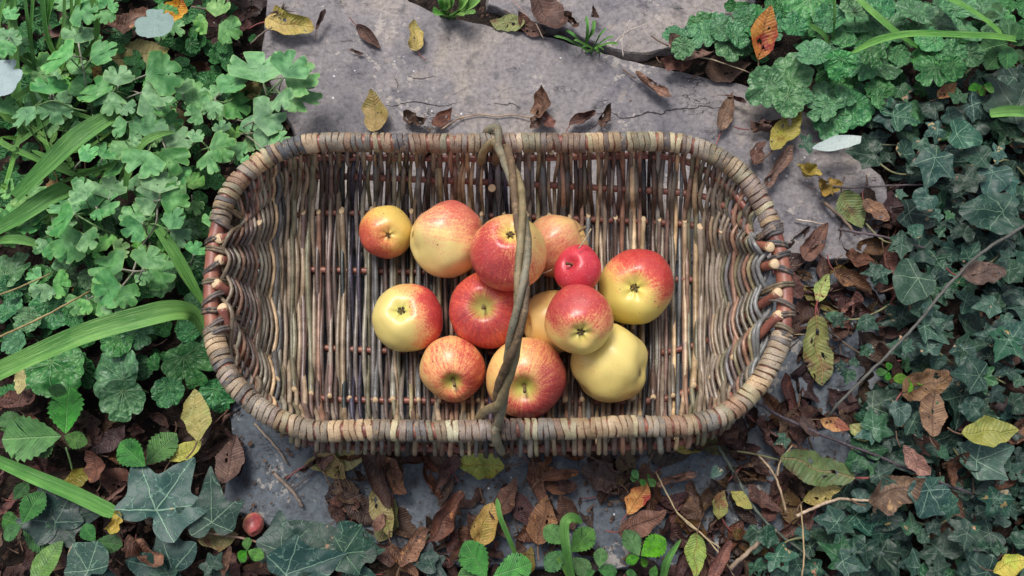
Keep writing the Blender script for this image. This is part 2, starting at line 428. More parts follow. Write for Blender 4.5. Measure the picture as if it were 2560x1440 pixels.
# long natural crack and the shorter ones across the big slab
def crack(pts, w):
    P = catmull([at(x, y, .0006) for x, y in pts], 6)
    v, f = [], []
    for i, p in enumerate(P):
        t = (P[min(i + 1, len(P) - 1)] - P[max(i - 1, 0)]).normalized(); nn = Vector((-t.y, t.x, 0))
        ww = w * (.25 + .75 * sin(pi * i / (len(P) - 1))) * U(.4, 1.3) + .0001
        j = nn * U(-.0007, .0007); v += [p + nn * ww + j, p - nn * ww + j]
        if i: f.append((2 * i - 2, 2 * i - 1, 2 * i + 1, 2 * i))
    obj('crack', mesh('crack', v, f, mats=[M_CRACK]), s1)
crack([(1492, 284), (1530, 282), (1555, 295), (1590, 291), (1620, 280), (1655, 285), (1665, 277), (1700, 272), (1740, 270), (1752, 264), (1790, 270), (1830, 262)], .0008)
crack([(965, 262), (985, 265), (1010, 258), (1040, 255), (1080, 262), (1110, 265), (1145, 255)], .0005)
crack([(1235, 258), (1265, 262), (1280, 258), (1300, 270)], .0005)
crack([(985, 190), (993, 205), (996, 225)], .0004)
crack([(1020, 190), (1040, 196), (1060, 196), (1090, 190)], .0004)
crack([(1480, 320), (1500, 305), (1530, 300)], .0005)
crack([(1670, 330), (1640, 350), (1630, 380)], .0004)

# ================================================================ BASKET
basket = thing('basket', (0, 0, 0), 'shallow oblong willow basket with a twisted arched handle, holding apples on the stone slabs', 'basket')
KN = [585, 620, 660, 700, 740, 780, 830, 1240, 1640, 1700, 1750, 1800, 1840, 1880]
RB = [(580, 470), (622, 420), (662, 392), (702, 375), (742, 365), (782, 358), (832, 357), (1240, 357), (1640, 356), (1712, 362), (1765, 378), (1820, 412), (1866, 455), (1905, 515)]
RF = [(568, 930), (610, 985), (655, 1025), (700, 1050), (742, 1066), (785, 1076), (832, 1078), (1240, 1074), (1640, 1068), (1712, 1062), (1768, 1048), (1828, 1020), (1875, 980), (1912, 925)]
G1 = [(598, 520, .106), (630, 470, .101), (666, 432, .097), (705, 407, .093), (745, 399, .090), (785, 395, .088), (832, 393, .086), (1240, 397, .085), (1640, 388, .087), (1708, 400, .09), (1758, 422, .093), (1808, 455, .098), (1848, 492, .102), (1882, 545, .107)]
G2 = [(606, 560, .096), (634, 525, .086), (668, 487, .076), (708, 453, .068), (748, 443, .063), (787, 440, .059), (832, 440, .056), (1240, 456, .055), (1640, 477, .057), (1702, 482, .06), (1752, 488, .065), (1802, 506, .074), (1842, 538, .086), (1876, 582, .098)]
R3 = [(548, 597, .131), (575, 592, .12), (612, 578, .095), (650, 560, .070), (700, 545, .045), (760, 536, .028), (830, 532, .022), (1240, 540, .02), (1640, 556, .022), (1720, 562, .028), (1780, 574, .045), (1830, 590, .070), (1875, 606, .1), (1925, 618, .131)]
R4 = [(548, 650, .131), (575, 652, .117), (612, 658, .088), (650, 666, .055), (690, 670, .030), (760, 674, .014), (1240, 684, .012), (1740, 700, .014), (1810, 696, .034), (1855, 684, .065), (1890, 672, .098), (1937, 660, .131)]
R5 = [(541, 710, .131), (570, 730, .118), (605, 765, .092), (645, 805, .058), (690, 838, .031), (760, 862, .015), (900, 875, .012), (1240, 882, .012), (1600, 884, .012), (1720, 868, .015), (1790, 842, .032), (1845, 808, .06), (1890, 772, .094), (1945, 732, .131)]
R6 = [(556, 770, .131), (572, 815, .118), (600, 872, .098), (640, 925, .072), (700, 968, .042), (780, 992, .026), (900, 1000, .023), (1240, 1003, .022), (1600, 1003, .023), (1700, 985, .027), (1775, 952, .04), (1835, 905, .07), (1885, 850, .1), (1947, 788, .131)]
FR = [(584, 915, .108), (615, 980, .103), (658, 1035, .099), (702, 1070, .096), (744, 1095, .092), (786, 1108, .09), (832, 1115, .087), (1240, 1125, .085), (1640, 1115, .087), (1706, 1105, .09), (1758, 1090, .093), (1812, 1062, .098), (1855, 1022, .102), (1888, 970, .107)]
def lerp_tab(K, V, b):
    b = max(K[0], min(K[-1], b))
    for i in range(len(K) - 1):
        if b <= K[i + 1]:
            t = (b - K[i]) / (K[i + 1] - K[i]); return tuple(V[i][k] * (1 - t) + V[i + 1][k] * t for k in range(len(V[0])))
def on_tab(V, b, z=None):
    q = lerp_tab(KN, V, b); return at(q[0], q[1], z if z is not None else q[2])
def on_rib(V, b):
    # smooth in 3D, sampled where the rib's picture x equals b
    K = [p[0] for p in V]; P = [at(*p) for p in V]
    b = max(K[0] + 5, min(K[-1] - 5, b))
    for i in range(len(K) - 1):
        if b <= K[i + 1]:
            t = (b - K[i]) / (K[i + 1] - K[i]); return P[i].lerp(P[i + 1], t)
def guide(j, b):
    if j == 0: return on_tab(RB, b, ZR - .002)
    if j == 1: return on_tab(G1, b)
    if j == 2: return on_tab(G2, b)
    if j in (3, 4, 5, 6): return on_rib((R3, R4, R5, R6)[j - 3], b)
    if j == 7:
        a = on_rib(R6, b); c = on_tab(FR, b); m = a.lerp(c, .62); m.z -= .009; return m
    if j == 8: return on_tab(FR, b)
    return on_tab(RF, b, ZR - .002)
def gnorm(j, b):
    e = 6
    tl = guide(j, b + e) - guide(j, b - e)
    ts = guide(min(j + 1, 9), b) - guide(max(j - 1, 0), b)
    n = ts.cross(tl)
    n.normalize()
    if n.z < 0 and abs(n.z) > .2: n = -n
    c = Vector((0, 0, .25)) - guide(j, b)
    if n.dot(c) < 0: n = -n
    return n
# red lengthwise ribs
RIBR = .0041
for V in (R3, R4, R5, R6):
    P = catmull([at(*p) for p in V], 6)
    r = tube('rib', P, [RIBR * (1.25 if (i < 8 or i > len(P) - 9) else 1) * (1 + .06 * sin(i * 1.3)) for i in range(len(P))], M_RED, basket, seg=10)
    for (c, p2) in ((P[0], P[1]), (P[-1], P[-2])):
        nrm = ((c - p2).normalized() * .5 + Vector((0, -.25, 1))).normalized()
        vv, ff, uu = [c + nrm * .0012], [], [(0, 0)]
        a = nrm.orthogonal().normalized(); bb = nrm.cross(a)
        for rr_, hh in ((.85, .0010), (1.0, .0), (1.0, -.004)):
            for k in range(14):
                th = 2 * pi * k / 14; vv.append(c + (a * cos(th) + bb * sin(th)) * RIBR * 1.42 * rr_ * (1 + .05 * sin(3 * th)) + nrm * hh); uu.append((rr_ * cos(th) * .98, rr_ * sin(th) * .98))
        for k in range(14):
            k2 = (k + 1) % 14; ff.append((0, 1 + k, 1 + k2)); ff.append((1 + k, 15 + k, 15 + k2, 1 + k2)); ff.append((15 + k, 29 + k, 29 + k2, 15 + k2))
        obj('cut_end', mesh('cut_end', vv, ff, uv=uu, mats=[M_CUT]), r)
for V, a0, a1 in ((G1, 600, 1870), (G2, 590, 1880), (FR, 640, 1860)):
    P = catmull([on_tab(V, a0 + (a1 - a0) * k / 24) for k in range(25)], 4)
    tube('rib', P, [RIBR * (1 + .06 * sin(i)) for i in range(len(P))], M_RED, basket, seg=10)
P = catmull([guide(7, 650 + 1180 * k / 20) for k in range(21)], 4)
tube('rib', P, RIBR, M_RED, basket, seg=8)
# bevel-edged rim hoop
RIMPTS = [(1240, 357), (1680, 356), (1750, 372), (1805, 400), (1857, 440), (1900, 500), (1930, 570), (1950, 640), (1961, 710), (1960, 790), (1952, 850), (1915, 930), (1870, 990), (1810, 1036), (1745, 1058), (1670, 1066),
          (1240, 1074), (800, 1078), (730, 1062), (670, 1035), (620, 995), (575, 945), (548, 885), (536, 840), (530, 780), (530, 700), (538, 610), (552, 545), (565, 500), (590, 460), (625, 425), (665, 395), (710, 375), (780, 358)]
RIMW = []
for i in range(len(RIMPTS)):
    a = Vector(at(*RIMPTS[i], ZR)); b = Vector(at(*RIMPTS[(i + 1) % len(RIMPTS)], ZR))
    RIMW.append(a)
    if (b - a).length > .1:
        for k in (1, 2, 3): RIMW.append(a.lerp(b, k / 4) + Vector((0, U(-.0015, .0015), 0)))
RIM = catmull(RIMW, 14, closed=True)
tube('rim_hoop', RIM, .0088, M_RED, basket, seg=12, closed=True)

PAL = [((128, 112, 96), 6), ((104, 98, 96), 4), ((112, 98, 80), 5), ((150, 126, 98), 5), ((136, 100, 78), 4), ((96, 76, 66), 4), ((120, 112, 84), 6), ((88, 80, 74), 3),
       ((150, 106, 82), 2), ((50, 44, 44), 3), ((110, 84, 74), 3), ((178, 148, 108), 2), ((100, 101, 100), 3), ((78, 60, 52), 3), ((130, 124, 108), 4)]
def pick(pal):
    t = sum(w for _, w in pal); r = rnd() * t
    for c, w in pal:
        r -= w
        if r <= 0: break
    k = U(.98, 1.36); w = U(-4, 4); g = sum(c) / 3; return S(*[min(235, (x * .84 + g * .16) * k + w * q) for x, q in zip(c, (1, 0, -1))])
def rod(b0, par, js, start=None, end=None, rr=.0026, lift=0.0, colour=None):
    P = []; bs = []
    drift = U(-4, 4)
    mid = 700 < b0 < 1780
    for j in js:
        bb = b0 + drift * (j - 4.5) / 5 + U(-3.2, 3.2) * (1 if mid else .35) * (1.5 if j < 3 else 1)
        p = guide(j, bb); n = gnorm(j, bb)
        s = 1 if (par + j) % 2 == 0 else -1
        if j in (0, 9): off = -.003
        else: off = s * (RIBR + rr) * (.92 if mid else (1.35 if 3 <= j <= 6 else .55))
        if lift: off = (RIBR + rr) * (1.0 if s > 0 else .1)
        q = p + n * off
        if q.z < rr + .001: q.z = rr + .001
        P.append(q)
    ct = [None, None]
    if start == 'cut':
        d = (P[0] - P[1]).normalized(); P[0] = P[0] + d * U(.001, .005) + Vector((0, 0, .002)); ct[0] = (d * .55 + Vector((0, -.12, .95))).normalized()
    if end == 'cut':
        d = (P[-1] - P[-2]).normalized(); P[-1] = P[-1] + d * U(.001, .005) + Vector((0, 0, .002)); ct[1] = (d * .55 + Vector((0, -.12, .95))).normalized()
    C = catmull(P, 5); n = len(C)
    ph = U(0, 6)
    taper = U(-.22, .22)
    R = [rr * (1 + taper * (i / n - .5) * 2 + .05 * sin(i * 1.9 + ph)) for i in range(n)]
    v, f = tube_data(C, R, 8, cut=ct)
    col = colour or pick(PAL)
    o = obj('willow_rod', mesh('willow_rod', v, f, mats=[M_ROD]), basket, col)
    for e, base in ((0, 0), (1, (n - 1) * 8)):
        if ct[e] is not None:
            nn = ct[e]; ring = [Vector(v[base + k]) for k in range(8)]; c = sum(ring, Vector()) / 8
            vv = [c + nn * .0009] + [c + (q - c) * .90 + nn * .0008 for q in ring] + [c + (q - c) * 1.03 + nn * .0001 for q in ring]
            uu = [(0, 0)] + [(.85 * cos(k * pi / 4), .85 * sin(k * pi / 4)) for k in range(8)] + [(cos(k * pi / 4), sin(k * pi / 4)) for k in range(8)]
            ff = [(0, 1 + k, 1 + (k + 1) % 8) for k in range(8)] + [(1 + k, 9 + k, 9 + (k + 1) % 8, 1 + (k + 1) % 8) for k in range(8)]
            obj('cut_end', mesh('cut_end', vv, ff, uv=uu, mats=[M_CUT]), o)
    return o
bs = []
b = 559.0
while b < 1914:
    bs.append(b)
    if b < 700: b += 5.6
    elif b < 760: b += 8.5
    elif b > 1765: b += 5.8
    elif b > 1700: b += 9
    else: b += U(9.6, 12.0)
cur = None
for i, b in enumerate(bs):
    # neighbouring rods often share a tone
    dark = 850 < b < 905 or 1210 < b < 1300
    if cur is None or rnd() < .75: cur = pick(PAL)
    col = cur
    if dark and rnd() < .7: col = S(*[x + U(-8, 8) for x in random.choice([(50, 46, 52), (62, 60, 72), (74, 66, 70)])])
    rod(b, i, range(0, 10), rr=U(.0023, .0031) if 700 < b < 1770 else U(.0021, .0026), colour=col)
b = 640
while b < 1850:
    rod(b + U(-8, 8), 1, range(3, 10), start='cut', rr=U(.0026, .0034), lift=1)
    b += U(48, 66)
b = 672
while b < 1850:
    rod(b + U(-8, 8), 0, range(0, 7), end='cut', rr=U(.0027, .0035), lift=1)
    b += U(44, 60)

# rim wraps: flat bark ribbons wound round the hoop
WPAL = [((148, 130, 106), 7), ((126, 116, 102), 6), ((134, 126, 100), 5), ((158, 134, 102), 4), ((118, 100, 88), 5), ((138, 108, 86), 3), ((100, 98, 96), 3), ((84, 76, 74), 2), ((150, 142, 112), 3), ((130, 114, 102), 5)]
cum = [0]
for i in range(len(RIM)): cum.append(cum[-1] + (RIM[(i + 1) % len(RIM)] - RIM[i]).length)
TOTAL = cum[-1]
import bisect
def rim_at(s):
    s %= TOTAL; i = max(0, min(len(RIM) - 1, bisect.bisect_right(cum, s) - 1))
    a = RIM[i]; b = RIM[(i + 1) % len(RIM)]; t = (s - cum[i]) / max(1e-9, cum[i + 1] - cum[i])
    return a.lerp(b, t), (b - a).normalized()
def wrap_band(s, w, color, tilt=0.0, th=.0021, R=.0094):
    c, T = rim_at(s); up = Vector((0, 0, 1)); out = T.cross(up).normalized()
    NS = 18; prof = [(-1, -.4), (-.97, .5), (-.82, .92), (-.5, 1.0), (-.38, .84), (-.2, 1.02), (.1, 1.04), (.22, .86), (.42, 1.0), (.82, .92), (.97, .5), (1, -.4)]
    v, f = [], []
    g = U(-.25, .25); g2 = [U(.96, 1.04) for _ in range(3)]
    for k in range(NS):
        a = 2 * pi * k / NS; d = out * cos(a) + up * sin(a)
        c2, T2 = rim_at(s + tilt * cos(a) + .0005 * sin(3 * a + s * 900))
        ww = w * (.97 + .07 * sin(a * 2 + s * 700)) * g2[k % 3]
        for (x, h) in prof:
            v.append(c2 + T2 * (x * ww / 2) + d * (R + th * (h + g * x)))
    m = len(prof)
    for k in range(NS):
        k2 = (k + 1) % NS
        for q in range(m - 1): f.append((k * m + q, k2 * m + q, k2 * m + q + 1, k * m + q + 1))
    return obj('rim_wrap', mesh('rim_wrap', v, f, mats=[M_WRAP]), basket, color)
s = .0; col = pick(WPAL)
while s < TOTAL - .003:
    w = U(.0052, .0078)
    c, T = rim_at(s + w / 2); px, py = proj(c)
    bare = (px < 560 and 556 < py < 828) or (px > 1900 and 592 < py < 838)
    if not bare:
        if rnd() < .6: col = pick(WPAL)
        wrap_band(s + w / 2, w * 1.02, col, tilt=U(-.0016, .0016) + .001)
        s += w + (U(.0008, .0032) if rnd() < .22 else .0001)
    else: s += .004
# ties that bind the ribs at the bare ends
def tie(xo, yo, xi, yi, side, colr, k=1.0):
    a = at(xi, yi, ZR - .010); b = at(xo, yo, ZR); m = (a + b) / 2
    P0 = []
    over = Vector(m); over.z = ZR + .0105
    edge = Vector(b); edge.x += side * .0015; edge.z = ZR + .001
    und = Vector(b); und.x -= side * .008; und.z = ZR - .0115
    ins = Vector(a); ins.x -= side * .004; ins.z -= .02
    q1 = a.lerp(m, .5); q1.z = ZR + .006
    e1 = m.lerp(b, .65); e1.z = ZR + .0085
    for dy in (-.0016, .0016):
        P = [p + Vector((0, dy, 0)) for p in (ins, a, q1, over, e1, edge, und)]
        tube('rim_tie', catmull(P, 5), .0018, M_WRAP, basket, colr, seg=7)
TP = [(96, 88, 84), (110, 98, 92), (84, 80, 80), (120, 108, 88)]
zz = 2.977
for (xo, yo, xi, yi) in [(1610, 110, 1760, 170), (1600, 215, 1750, 305), (1548, 385, 1745, 345), (1550, 425, 1762, 495), (1535, 615, 1762, 505), (1530, 680, 1715, 690), (1525, 845, 1722, 745), (1522, 895, 1700, 905), (1535, 1050, 1742, 930), (1560, 1090, 1750, 1010)]:
    tie(xo / zz, 480 + yo / zz, xi / zz + 4, 480 + yi / zz, -1, S(*random.choice(TP)))
for (xi, yi, xo, yo) in [(565, 370, 745, 245), (600, 330, 748, 290), (600, 410, 782, 408), (630, 540, 800, 462), (650, 575, 818, 615), (640, 740, 828, 692), (630, 800, 832, 872), (640, 960, 832, 912), (660, 990, 822, 1052), (680, 1060, 815, 1090)]:
    tie(1700 + xo / zz, 480 + yo / zz, 1700 + xi / zz - 4, 480 + yi / zz, 1, S(*random.choice(TP)))

# handle: three rods twisted into an arch
HP = [(1240, 352, .118), (1262, 385, .165), (1284, 440, .205), (1300, 520, .245), (1308, 610, .27), (1306, 700, .28), (1297, 790, .275), (1282, 870, .252), (1264, 940, .22), (1250, 1000, .18), (1241, 1045, .145), (1238, 1075, .118)]
HC = catmull([at(*p) for p in HP], 10)
hcol = [S(132, 126, 106), S(148, 134, 100), S(112, 92, 70)]
handle = obj('handle', mesh('handle', *tube_data(HC, [.0018] * len(HC), 6), mats=[M_HANDLE]), basket, S(90, 80, 70))
for kk in range(3):
    P = []; n = len(HC)
    for i, c in enumerate(HC):
        t = (HC[min(i + 1, n - 1)] - HC[max(i - 1, 0)]).normalized(); u = i / (n - 1)
        a = t.cross(Vector((1, 0, 0))).normalized(); b = t.cross(a)
        th = kk * 2 * pi / 3 + u * 2 * pi * 2.1; spread = .0043 + .005 * max(0, .09 - u) / .09 + .005 * max(0, u - .9) / .1
        P.append(c + a * cos(th) * spread + b * sin(th) * spread)
    # ends curl over the hoop and tuck below it
    st = ([at(1212, 350, ZR - .02), at(1220, 326, ZR + .004), at(1244, 322, ZR + .022)], [at(1202, 404, ZR - .02), at(1211, 376, ZR + .010), at(1236, 356, ZR + .030)], [at(1238, 404, ZR - .03), at(1244, 384, ZR + .006)])[kk]
    en = ([at(1237, 1075, ZR + .020), at(1243, 1106, ZR + .002), at(1256, 1130, ZR - .03)], [at(1212, 1028, ZR + .012), at(1190, 1058, ZR - .02)], [at(1246, 1036, ZR + .010), at(1252, 1064, ZR - .03)])[kk]
    path = catmull(st + (P[7:-4:4] if kk == 0 else P[7:-18:4]) + en, 6)
    m = len(path)
    tube('handle_strand', path, [(.0036 + .0015 * abs(2 * i / m - 1) ** 2) * (1 + .05 * sin(i * .7 + kk)) for i in range(m)], M_HANDLE, handle, hcol[kk], seg=12)
for q in ((1232, 1106, .098), (1230, 470, .062), (1378, 382, .095), (1062, 380, .095)):
    c = at(*q); nrm = Vector((0, -.5, .8)).normalized() if q[1] > 1000 else Vector((0, -.3, .95)).normalized()
    rr_ = .0052 if q[0] in (1232, 1230) else .0034
    v, f = tube_data([c - nrm * .02, c, c + nrm * .0008], [rr_, rr_, rr_ * .9], 12, cap=False)
    pg = obj('peg', mesh('peg', v, f, mats=[M_ROD]), basket, S(110, 90, 80))
    a = nrm.orthogonal().normalized(); bb = nrm.cross(a)
    vv = [c + nrm * .001] + [c + nrm * .0008 + (a * cos(k * pi / 6) + bb * sin(k * pi / 6)) * rr_ * .95 for k in range(12)]
    obj('cut_end', mesh('cut_end', vv, [(0, 1 + k, 1 + (k + 1) % 12) for k in range(12)], uv=[(0, 0)] + [(cos(k * pi / 6), sin(k * pi / 6)) for k in range(12)], mats=[M_CUT]), pg)
#APPLES
# ================================================================ APPLES
def m_apple(name, base, pole, mid, red, deep, bdir, off, gain, streak, green_r, russet=0.0, seed=0.0):
    t = NT(name); p = t.objc(); n = t.vm('NORMALIZE', p)
    sx = t.n.new('ShaderNodeSeparateXYZ'); t.put(sx.inputs[0], n); z = sx.outputs[2]
    dv = t.vm('DOT_PRODUCT', n, tuple(bdir), out=1)
    big = t.noise(t.vm('ADD', n, (seed, seed * 2, 0)), 1.6, 3)
    # meridian streaks: fine round the waist, long towards the poles
    hx = t.n.new('ShaderNodeCombineXYZ'); t.put(hx.inputs[0], sx.outputs[0]); t.put(hx.inputs[1], sx.outputs[1])
    hn = t.vm('NORMALIZE', hx.outputs[0])
    sv = t.n.new('ShaderNodeCombineXYZ')
    t.put(sv.inputs[2], t.math('MULTIPLY', z, 2.2)); hv = t.vm('ADD', t.vm('MULTIPLY', hn, (13, 13, 0)), sv.outputs[0])
    st = t.noise(t.vm('ADD', hv, (seed, 0, seed)), 1, 5, .68, .3)
    st2 = t.noise(t.vm('MULTIPLY', hv, (2.4, 2.4, 2.0)), 1, 3, .6)
    sp = t.noise(p, 480, 4, .75)
    b = t.math('ADD', t.math('MULTIPLY', dv, gain), off)
    b = t.math('ADD', b, t.math('MULTIPLY', t.math('SUBTRACT', big, .5), .9))
    b = t.math('ADD', b, t.math('MULTIPLY', t.math('SUBTRACT', st, .5), streak * 2.0))
    b = t.math('ADD', b, t.math('MULTIPLY', t.math('SUBTRACT', st2, .5), streak * 1.2))
    b = t.math('ADD', b, t.math('MULTIPLY', t.math('SUBTRACT', sp, .5), 1.25))
    c = t.ramp(b, [(.0, base), (.30, mid), (.56, red), (.95, deep)])
    if green_r > 0:
        hr = t.vm('LENGTH', hx.outputs[0], out=1)
        gm = t.step(t.math('ADD', hr, t.math('MULTIPLY', t.math('SUBTRACT', st, .5), .5)), green_r * 1.35, green_r * .55)
        gm = t.math('MULTIPLY', gm, t.math('GREATER_THAN', z, 0.0) if pole[1] > 0 else t.math('LESS_THAN', z, 0.0))
        c = t.mix(gm, c, pole[0])
    v = t.vor(p, 420); cc = t.node('SeparateColor', {0: t.vor(p, 420, out='Color')})
    c = t.mix(t.math('MULTIPLY', t.math('MULTIPLY', t.step(v, .2, .1), t.step(cc, .45, .5)), .7), c, S(236, 200, 144))
    v2 = t.vor(t.vm('ADD', p, (seed, 0, 0)), 150); c2 = t.node('SeparateColor', {0: t.vor(t.vm('ADD', p, (seed, 0, 0)), 150, out='Color')})
    c = t.mix(t.math('MULTIPLY', t.step(t.math('ADD', v2, t.math('MULTIPLY', sp, .1)), .22, .14), t.step(c2, .93, .94)), c, S(58, 38, 24))
    if russet: c = t.mix(t.math('MULTIPLY', t.step(t.noise(n, 5, 5, .7), .5, .68), russet), c, S(170, 120, 84))
    hr2 = t.vm('LENGTH', hx.outputs[0], out=1)
    rust = t.math('MULTIPLY', t.step(t.math('ADD', hr2, t.math('MULTIPLY', t.math('SUBTRACT', t.noise(n, 22, 4, .7), .5), .22)), .17, .06), .85)
    c = t.mix(rust, c, S(92, 66, 40))
    c = t.mix(.10, c, t.mix(t.noise(n, 9, 3), S(235, 215, 170), c))
    h = t.math('ADD', t.math('MULTIPLY', sp, .5), t.noise(n, 14, 3))
    rg = t.math('ADD', .25, t.math('MULTIPLY', t.noise(n, 7, 3), .16))
    return t.out(c, rg, t.bump(h, .10, .0012), .45)
def apple_mesh(r, seed, asp=(1, 1, 1), cav=.16, lump=.03, bottom_taper=.10, bumps=()):
    nu, nv = 56, 40; v, f = [], []
    for j in range(nv + 1):
        ph = pi * j / nv; sp_, cp = sin(ph), cos(ph)
        for i in range(nu):
            th = 2 * pi * i / nu
            rr_ = sp_ ** .92 if sp_ > 0 else 0
            z = .93 * cp
            low = max(0, -cp)
            rr_ *= 1 - bottom_taper * low ** 1.5 + .035 * low * cos(5 * th + seed)
            c5 = 1 + .12 * cos(5 * th + seed)
            if cp > 0: z -= cav * 1.9 * exp(-(sp_ / .25) ** 2) - .05 * exp(-(sp_ / .5) ** 2) - .03 * sin(3 * th + seed) * sp_ * cp
            else: z += cav * 1.15 * exp(-(sp_ / .30) ** 2) * c5 - .012 * c5 * exp(-((sp_ - .5) / .2) ** 2)
            p = Vector((rr_ * cos(th), rr_ * sin(th), z))
            k = 1 + lump * 2.2 * noise.noise(p * 1.15 + Vector((seed * 7, seed, 3))) + lump * .5 * noise.noise(p * 3 + Vector((seed, 2, seed)))
            for (bd, amt, wid) in bumps:
                k += amt * exp(-((p.normalized() - Vector(bd).normalized()).length / wid) ** 2) if p.length > 0 else 0
            p = Vector((p.x * asp[0], p.y * asp[1], p.z * asp[2])) * k * r
            v.append(p)
    for j in range(nv):
        for i in range(nu):
            i2 = (i + 1) % nu
            f.append((j * nu + i, (j + 1) * nu + i, (j + 1) * nu + i2, j * nu + i2))
    return v, f
YB = S(226, 192, 116); YG = S(208, 196, 96); OR = S(226, 150, 98); RD = S(190, 54, 54); DP = S(142, 20, 40)
def apple(cx, cy, rpx, z, pole_off, kind, bl, label, base=YB, pole=YG, mid=OR, red=RD, deep=DP, off=.1, gain=.5, streak=.5, green=.35,
          asp=(1, 1, 1), cav=.16, lump=.03, seed=1.0, russet=0.0, roll=0.0, bumps=(), taper=.10):
    """pole_off: picture offset (right, up) of the visible pole as a share of the radius"""
    C = at(cx, cy, z); r = rpx * mpp(cx, cy, z)
    view = (CAMP - C).normalized(); right = Vector((1, 0, 0)); upv = view.cross(right).normalized()
    right = upv.cross(view).normalized()
    def wd(a, b_):
        q = a * a + b_ * b_
        if q > .98: k = sqrt(.98 / q); a *= k; b_ *= k; q = .98
        return (right * a + upv * b_ + view * sqrt(1 - q)).normalized()
    ax = wd(*pole_off)
    if len(pole_off) == 2 and kind == 'calyx': ax = -ax
    q = ax.to_track_quat('Z', 'Y').to_matrix() @ Matrix.Rotation(roll, 3, 'Z')
    bw = (right * bl[0] + upv * bl[1] + view * bl[2]).normalized()
    bd = q.transposed() @ bw
    bps = [((q.transposed() @ (right * x + upv * y + view * w).normalized()), a, s_) for (x, y, w, a, s_) in bumps]
    v, f = apple_mesh(r, seed, asp, cav, lump, taper, bps)
    m = m_apple('apple_skin', base, (pole, -1 if kind == 'calyx' else 1), mid, red, deep, bd, off, gain, streak, green, russet, seed)
    t_ = thing('apple', C, label, 'apple', 'apples lying in the basket')
    t_.rotation_euler = q.to_euler()
    body = bpy.data.objects.new('fruit', mesh('fruit', v, f, mats=[m])); scene.collection.objects.link(body); body.parent = t_
    def child(nm, v, f, mat, col=(1, 1, 1, 1)):
        o = bpy.data.objects.new(nm, mesh(nm, v, f, mats=[mat])); scene.collection.objects.link(o); o.parent = t_; o.color = col; return o
    zt = r * asp[2] * (.93 - cav * 1.9); zb = -r * asp[2] * (.93 - cav * 1.15)
    if kind == 'stem':
        P = catmull([Vector((0, 0, zt - .002)), Vector((.0008, .0005, zt + r * .2)), Vector((.002, -.001, zt + r * .42))], 5)
        child('stem', *tube_data(P, [.0014 + .0010 * max(0, i / len(P) - .6) * 2 for i in range(len(P))], 8), M_TWIG, S(120, 96, 60))
    if kind == 'calyx' or kind == 'both':
        v, f = [], []
        for k in range(9):
            a = 2 * pi * k / 9 + seed + U(-.25, .25); w = .45
            b0 = len(v); l = r * U(.07, .15)
            v += [Vector((cos(a - w) * r * .07, sin(a - w) * r * .07, zb - .0002)), Vector((cos(a + w) * r * .07, sin(a + w) * r * .07, zb - .0002)),
                  Vector((cos(a + .1) * l * .7, sin(a + .1) * l * .7, zb - r * .06)), Vector((cos(a + .4) * l * .9, sin(a + .4) * l * .9, zb - r * U(.03, .13)))]
            f += [(b0, b0 + 1, b0 + 2), (b0 + 1, b0 + 3, b0 + 2)]
        b0 = len(v); v += [Vector((cos(k * pi / 5) * r * .12, sin(k * pi / 5) * r * .12, zb - .0004)) for k in range(10)] + [Vector((0, 0, zb + r * .05))]
        f += [(b0 + k, b0 + (k + 1) % 10, b0 + 10) for k in range(10)]
        child('calyx', v, f, M_TWIG, S(74, 60, 46))
    return t_
apple(966, 580, 67, .052, (.08, -.14), 'calyx', (-.9, -.7, .2), 'small orange and yellow apple with its dark calyx up, first in the back row', off=.18, gain=.55, streak=.25, green=0, asp=(1, 1, .95), seed=1.3, red=S(205, 84, 62), deep=S(176, 50, 50), base=S(222, 190, 96), mid=S(222, 150, 84))
apple(1120, 598, 96, .066, (-.97, .15), 'stemless', (.25, 1, .25), 'large smooth pear-shaped apple, pink on top and yellow below, no stalk showing', off=.06, gain=.60, streak=.35, green=0, asp=(1, .98, 1.0), lump=.05, cav=.05, seed=2.2, base=S(228, 204, 128), mid=S(228, 166, 116), red=S(206, 96, 84), deep=S(186, 70, 66), bumps=((-.9, -.25, .3, -.05, .22), (.75, .55, .2, .05, .5)))
apple(1270, 630, 98, .118, (.08, .56), 'calyx', (-.75, -.55, .5), 'red and yellow apple on top of the heap, just beneath the handle', off=.26, gain=.62, streak=.38, green=.30, pole=S(228, 196, 104), asp=(1, 1, 1.05), seed=3.1, cav=.2, deep=S(156, 30, 46), red=S(190, 52, 56))
apple(1388, 615, 82, .058, (.95, .55), 'stem', (-.2, -.4, .3), 'dull pinkish speckled apple with a green stalk, half hidden behind the handle', off=.24, gain=.22, streak=.45, green=.2, asp=(.92, 1.04, 1.08), lump=.05, seed=4.4, base=S(214, 178, 112), mid=S(214, 146, 104), red=S(192, 100, 78), russet=.4)
apple(1445, 674, 60, .100, (-.42, .32), 'stem', (.3, .2, .8), 'smallest apple, crimson all over, near a pale dry stalk', off=.78, gain=.25, streak=.25, green=.12, asp=(1.04, 1.0, .92), seed=5.2, red=S(212, 44, 68), deep=S(190, 18, 56), pole=S(160, 90, 60))
apple(1590, 718, 98, .064, (-.05, -.04), 'calyx', (.55, .9, .1), 'largest apple, yellow centre with dark calyx and a red upper edge', off=.16, gain=.80, streak=.28, green=.42, pole=S(214, 196, 96), asp=(.94, 1.0, .9), seed=6.6, cav=.2, base=S(220, 198, 100), red=S(200, 60, 54), deep=S(172, 30, 42))
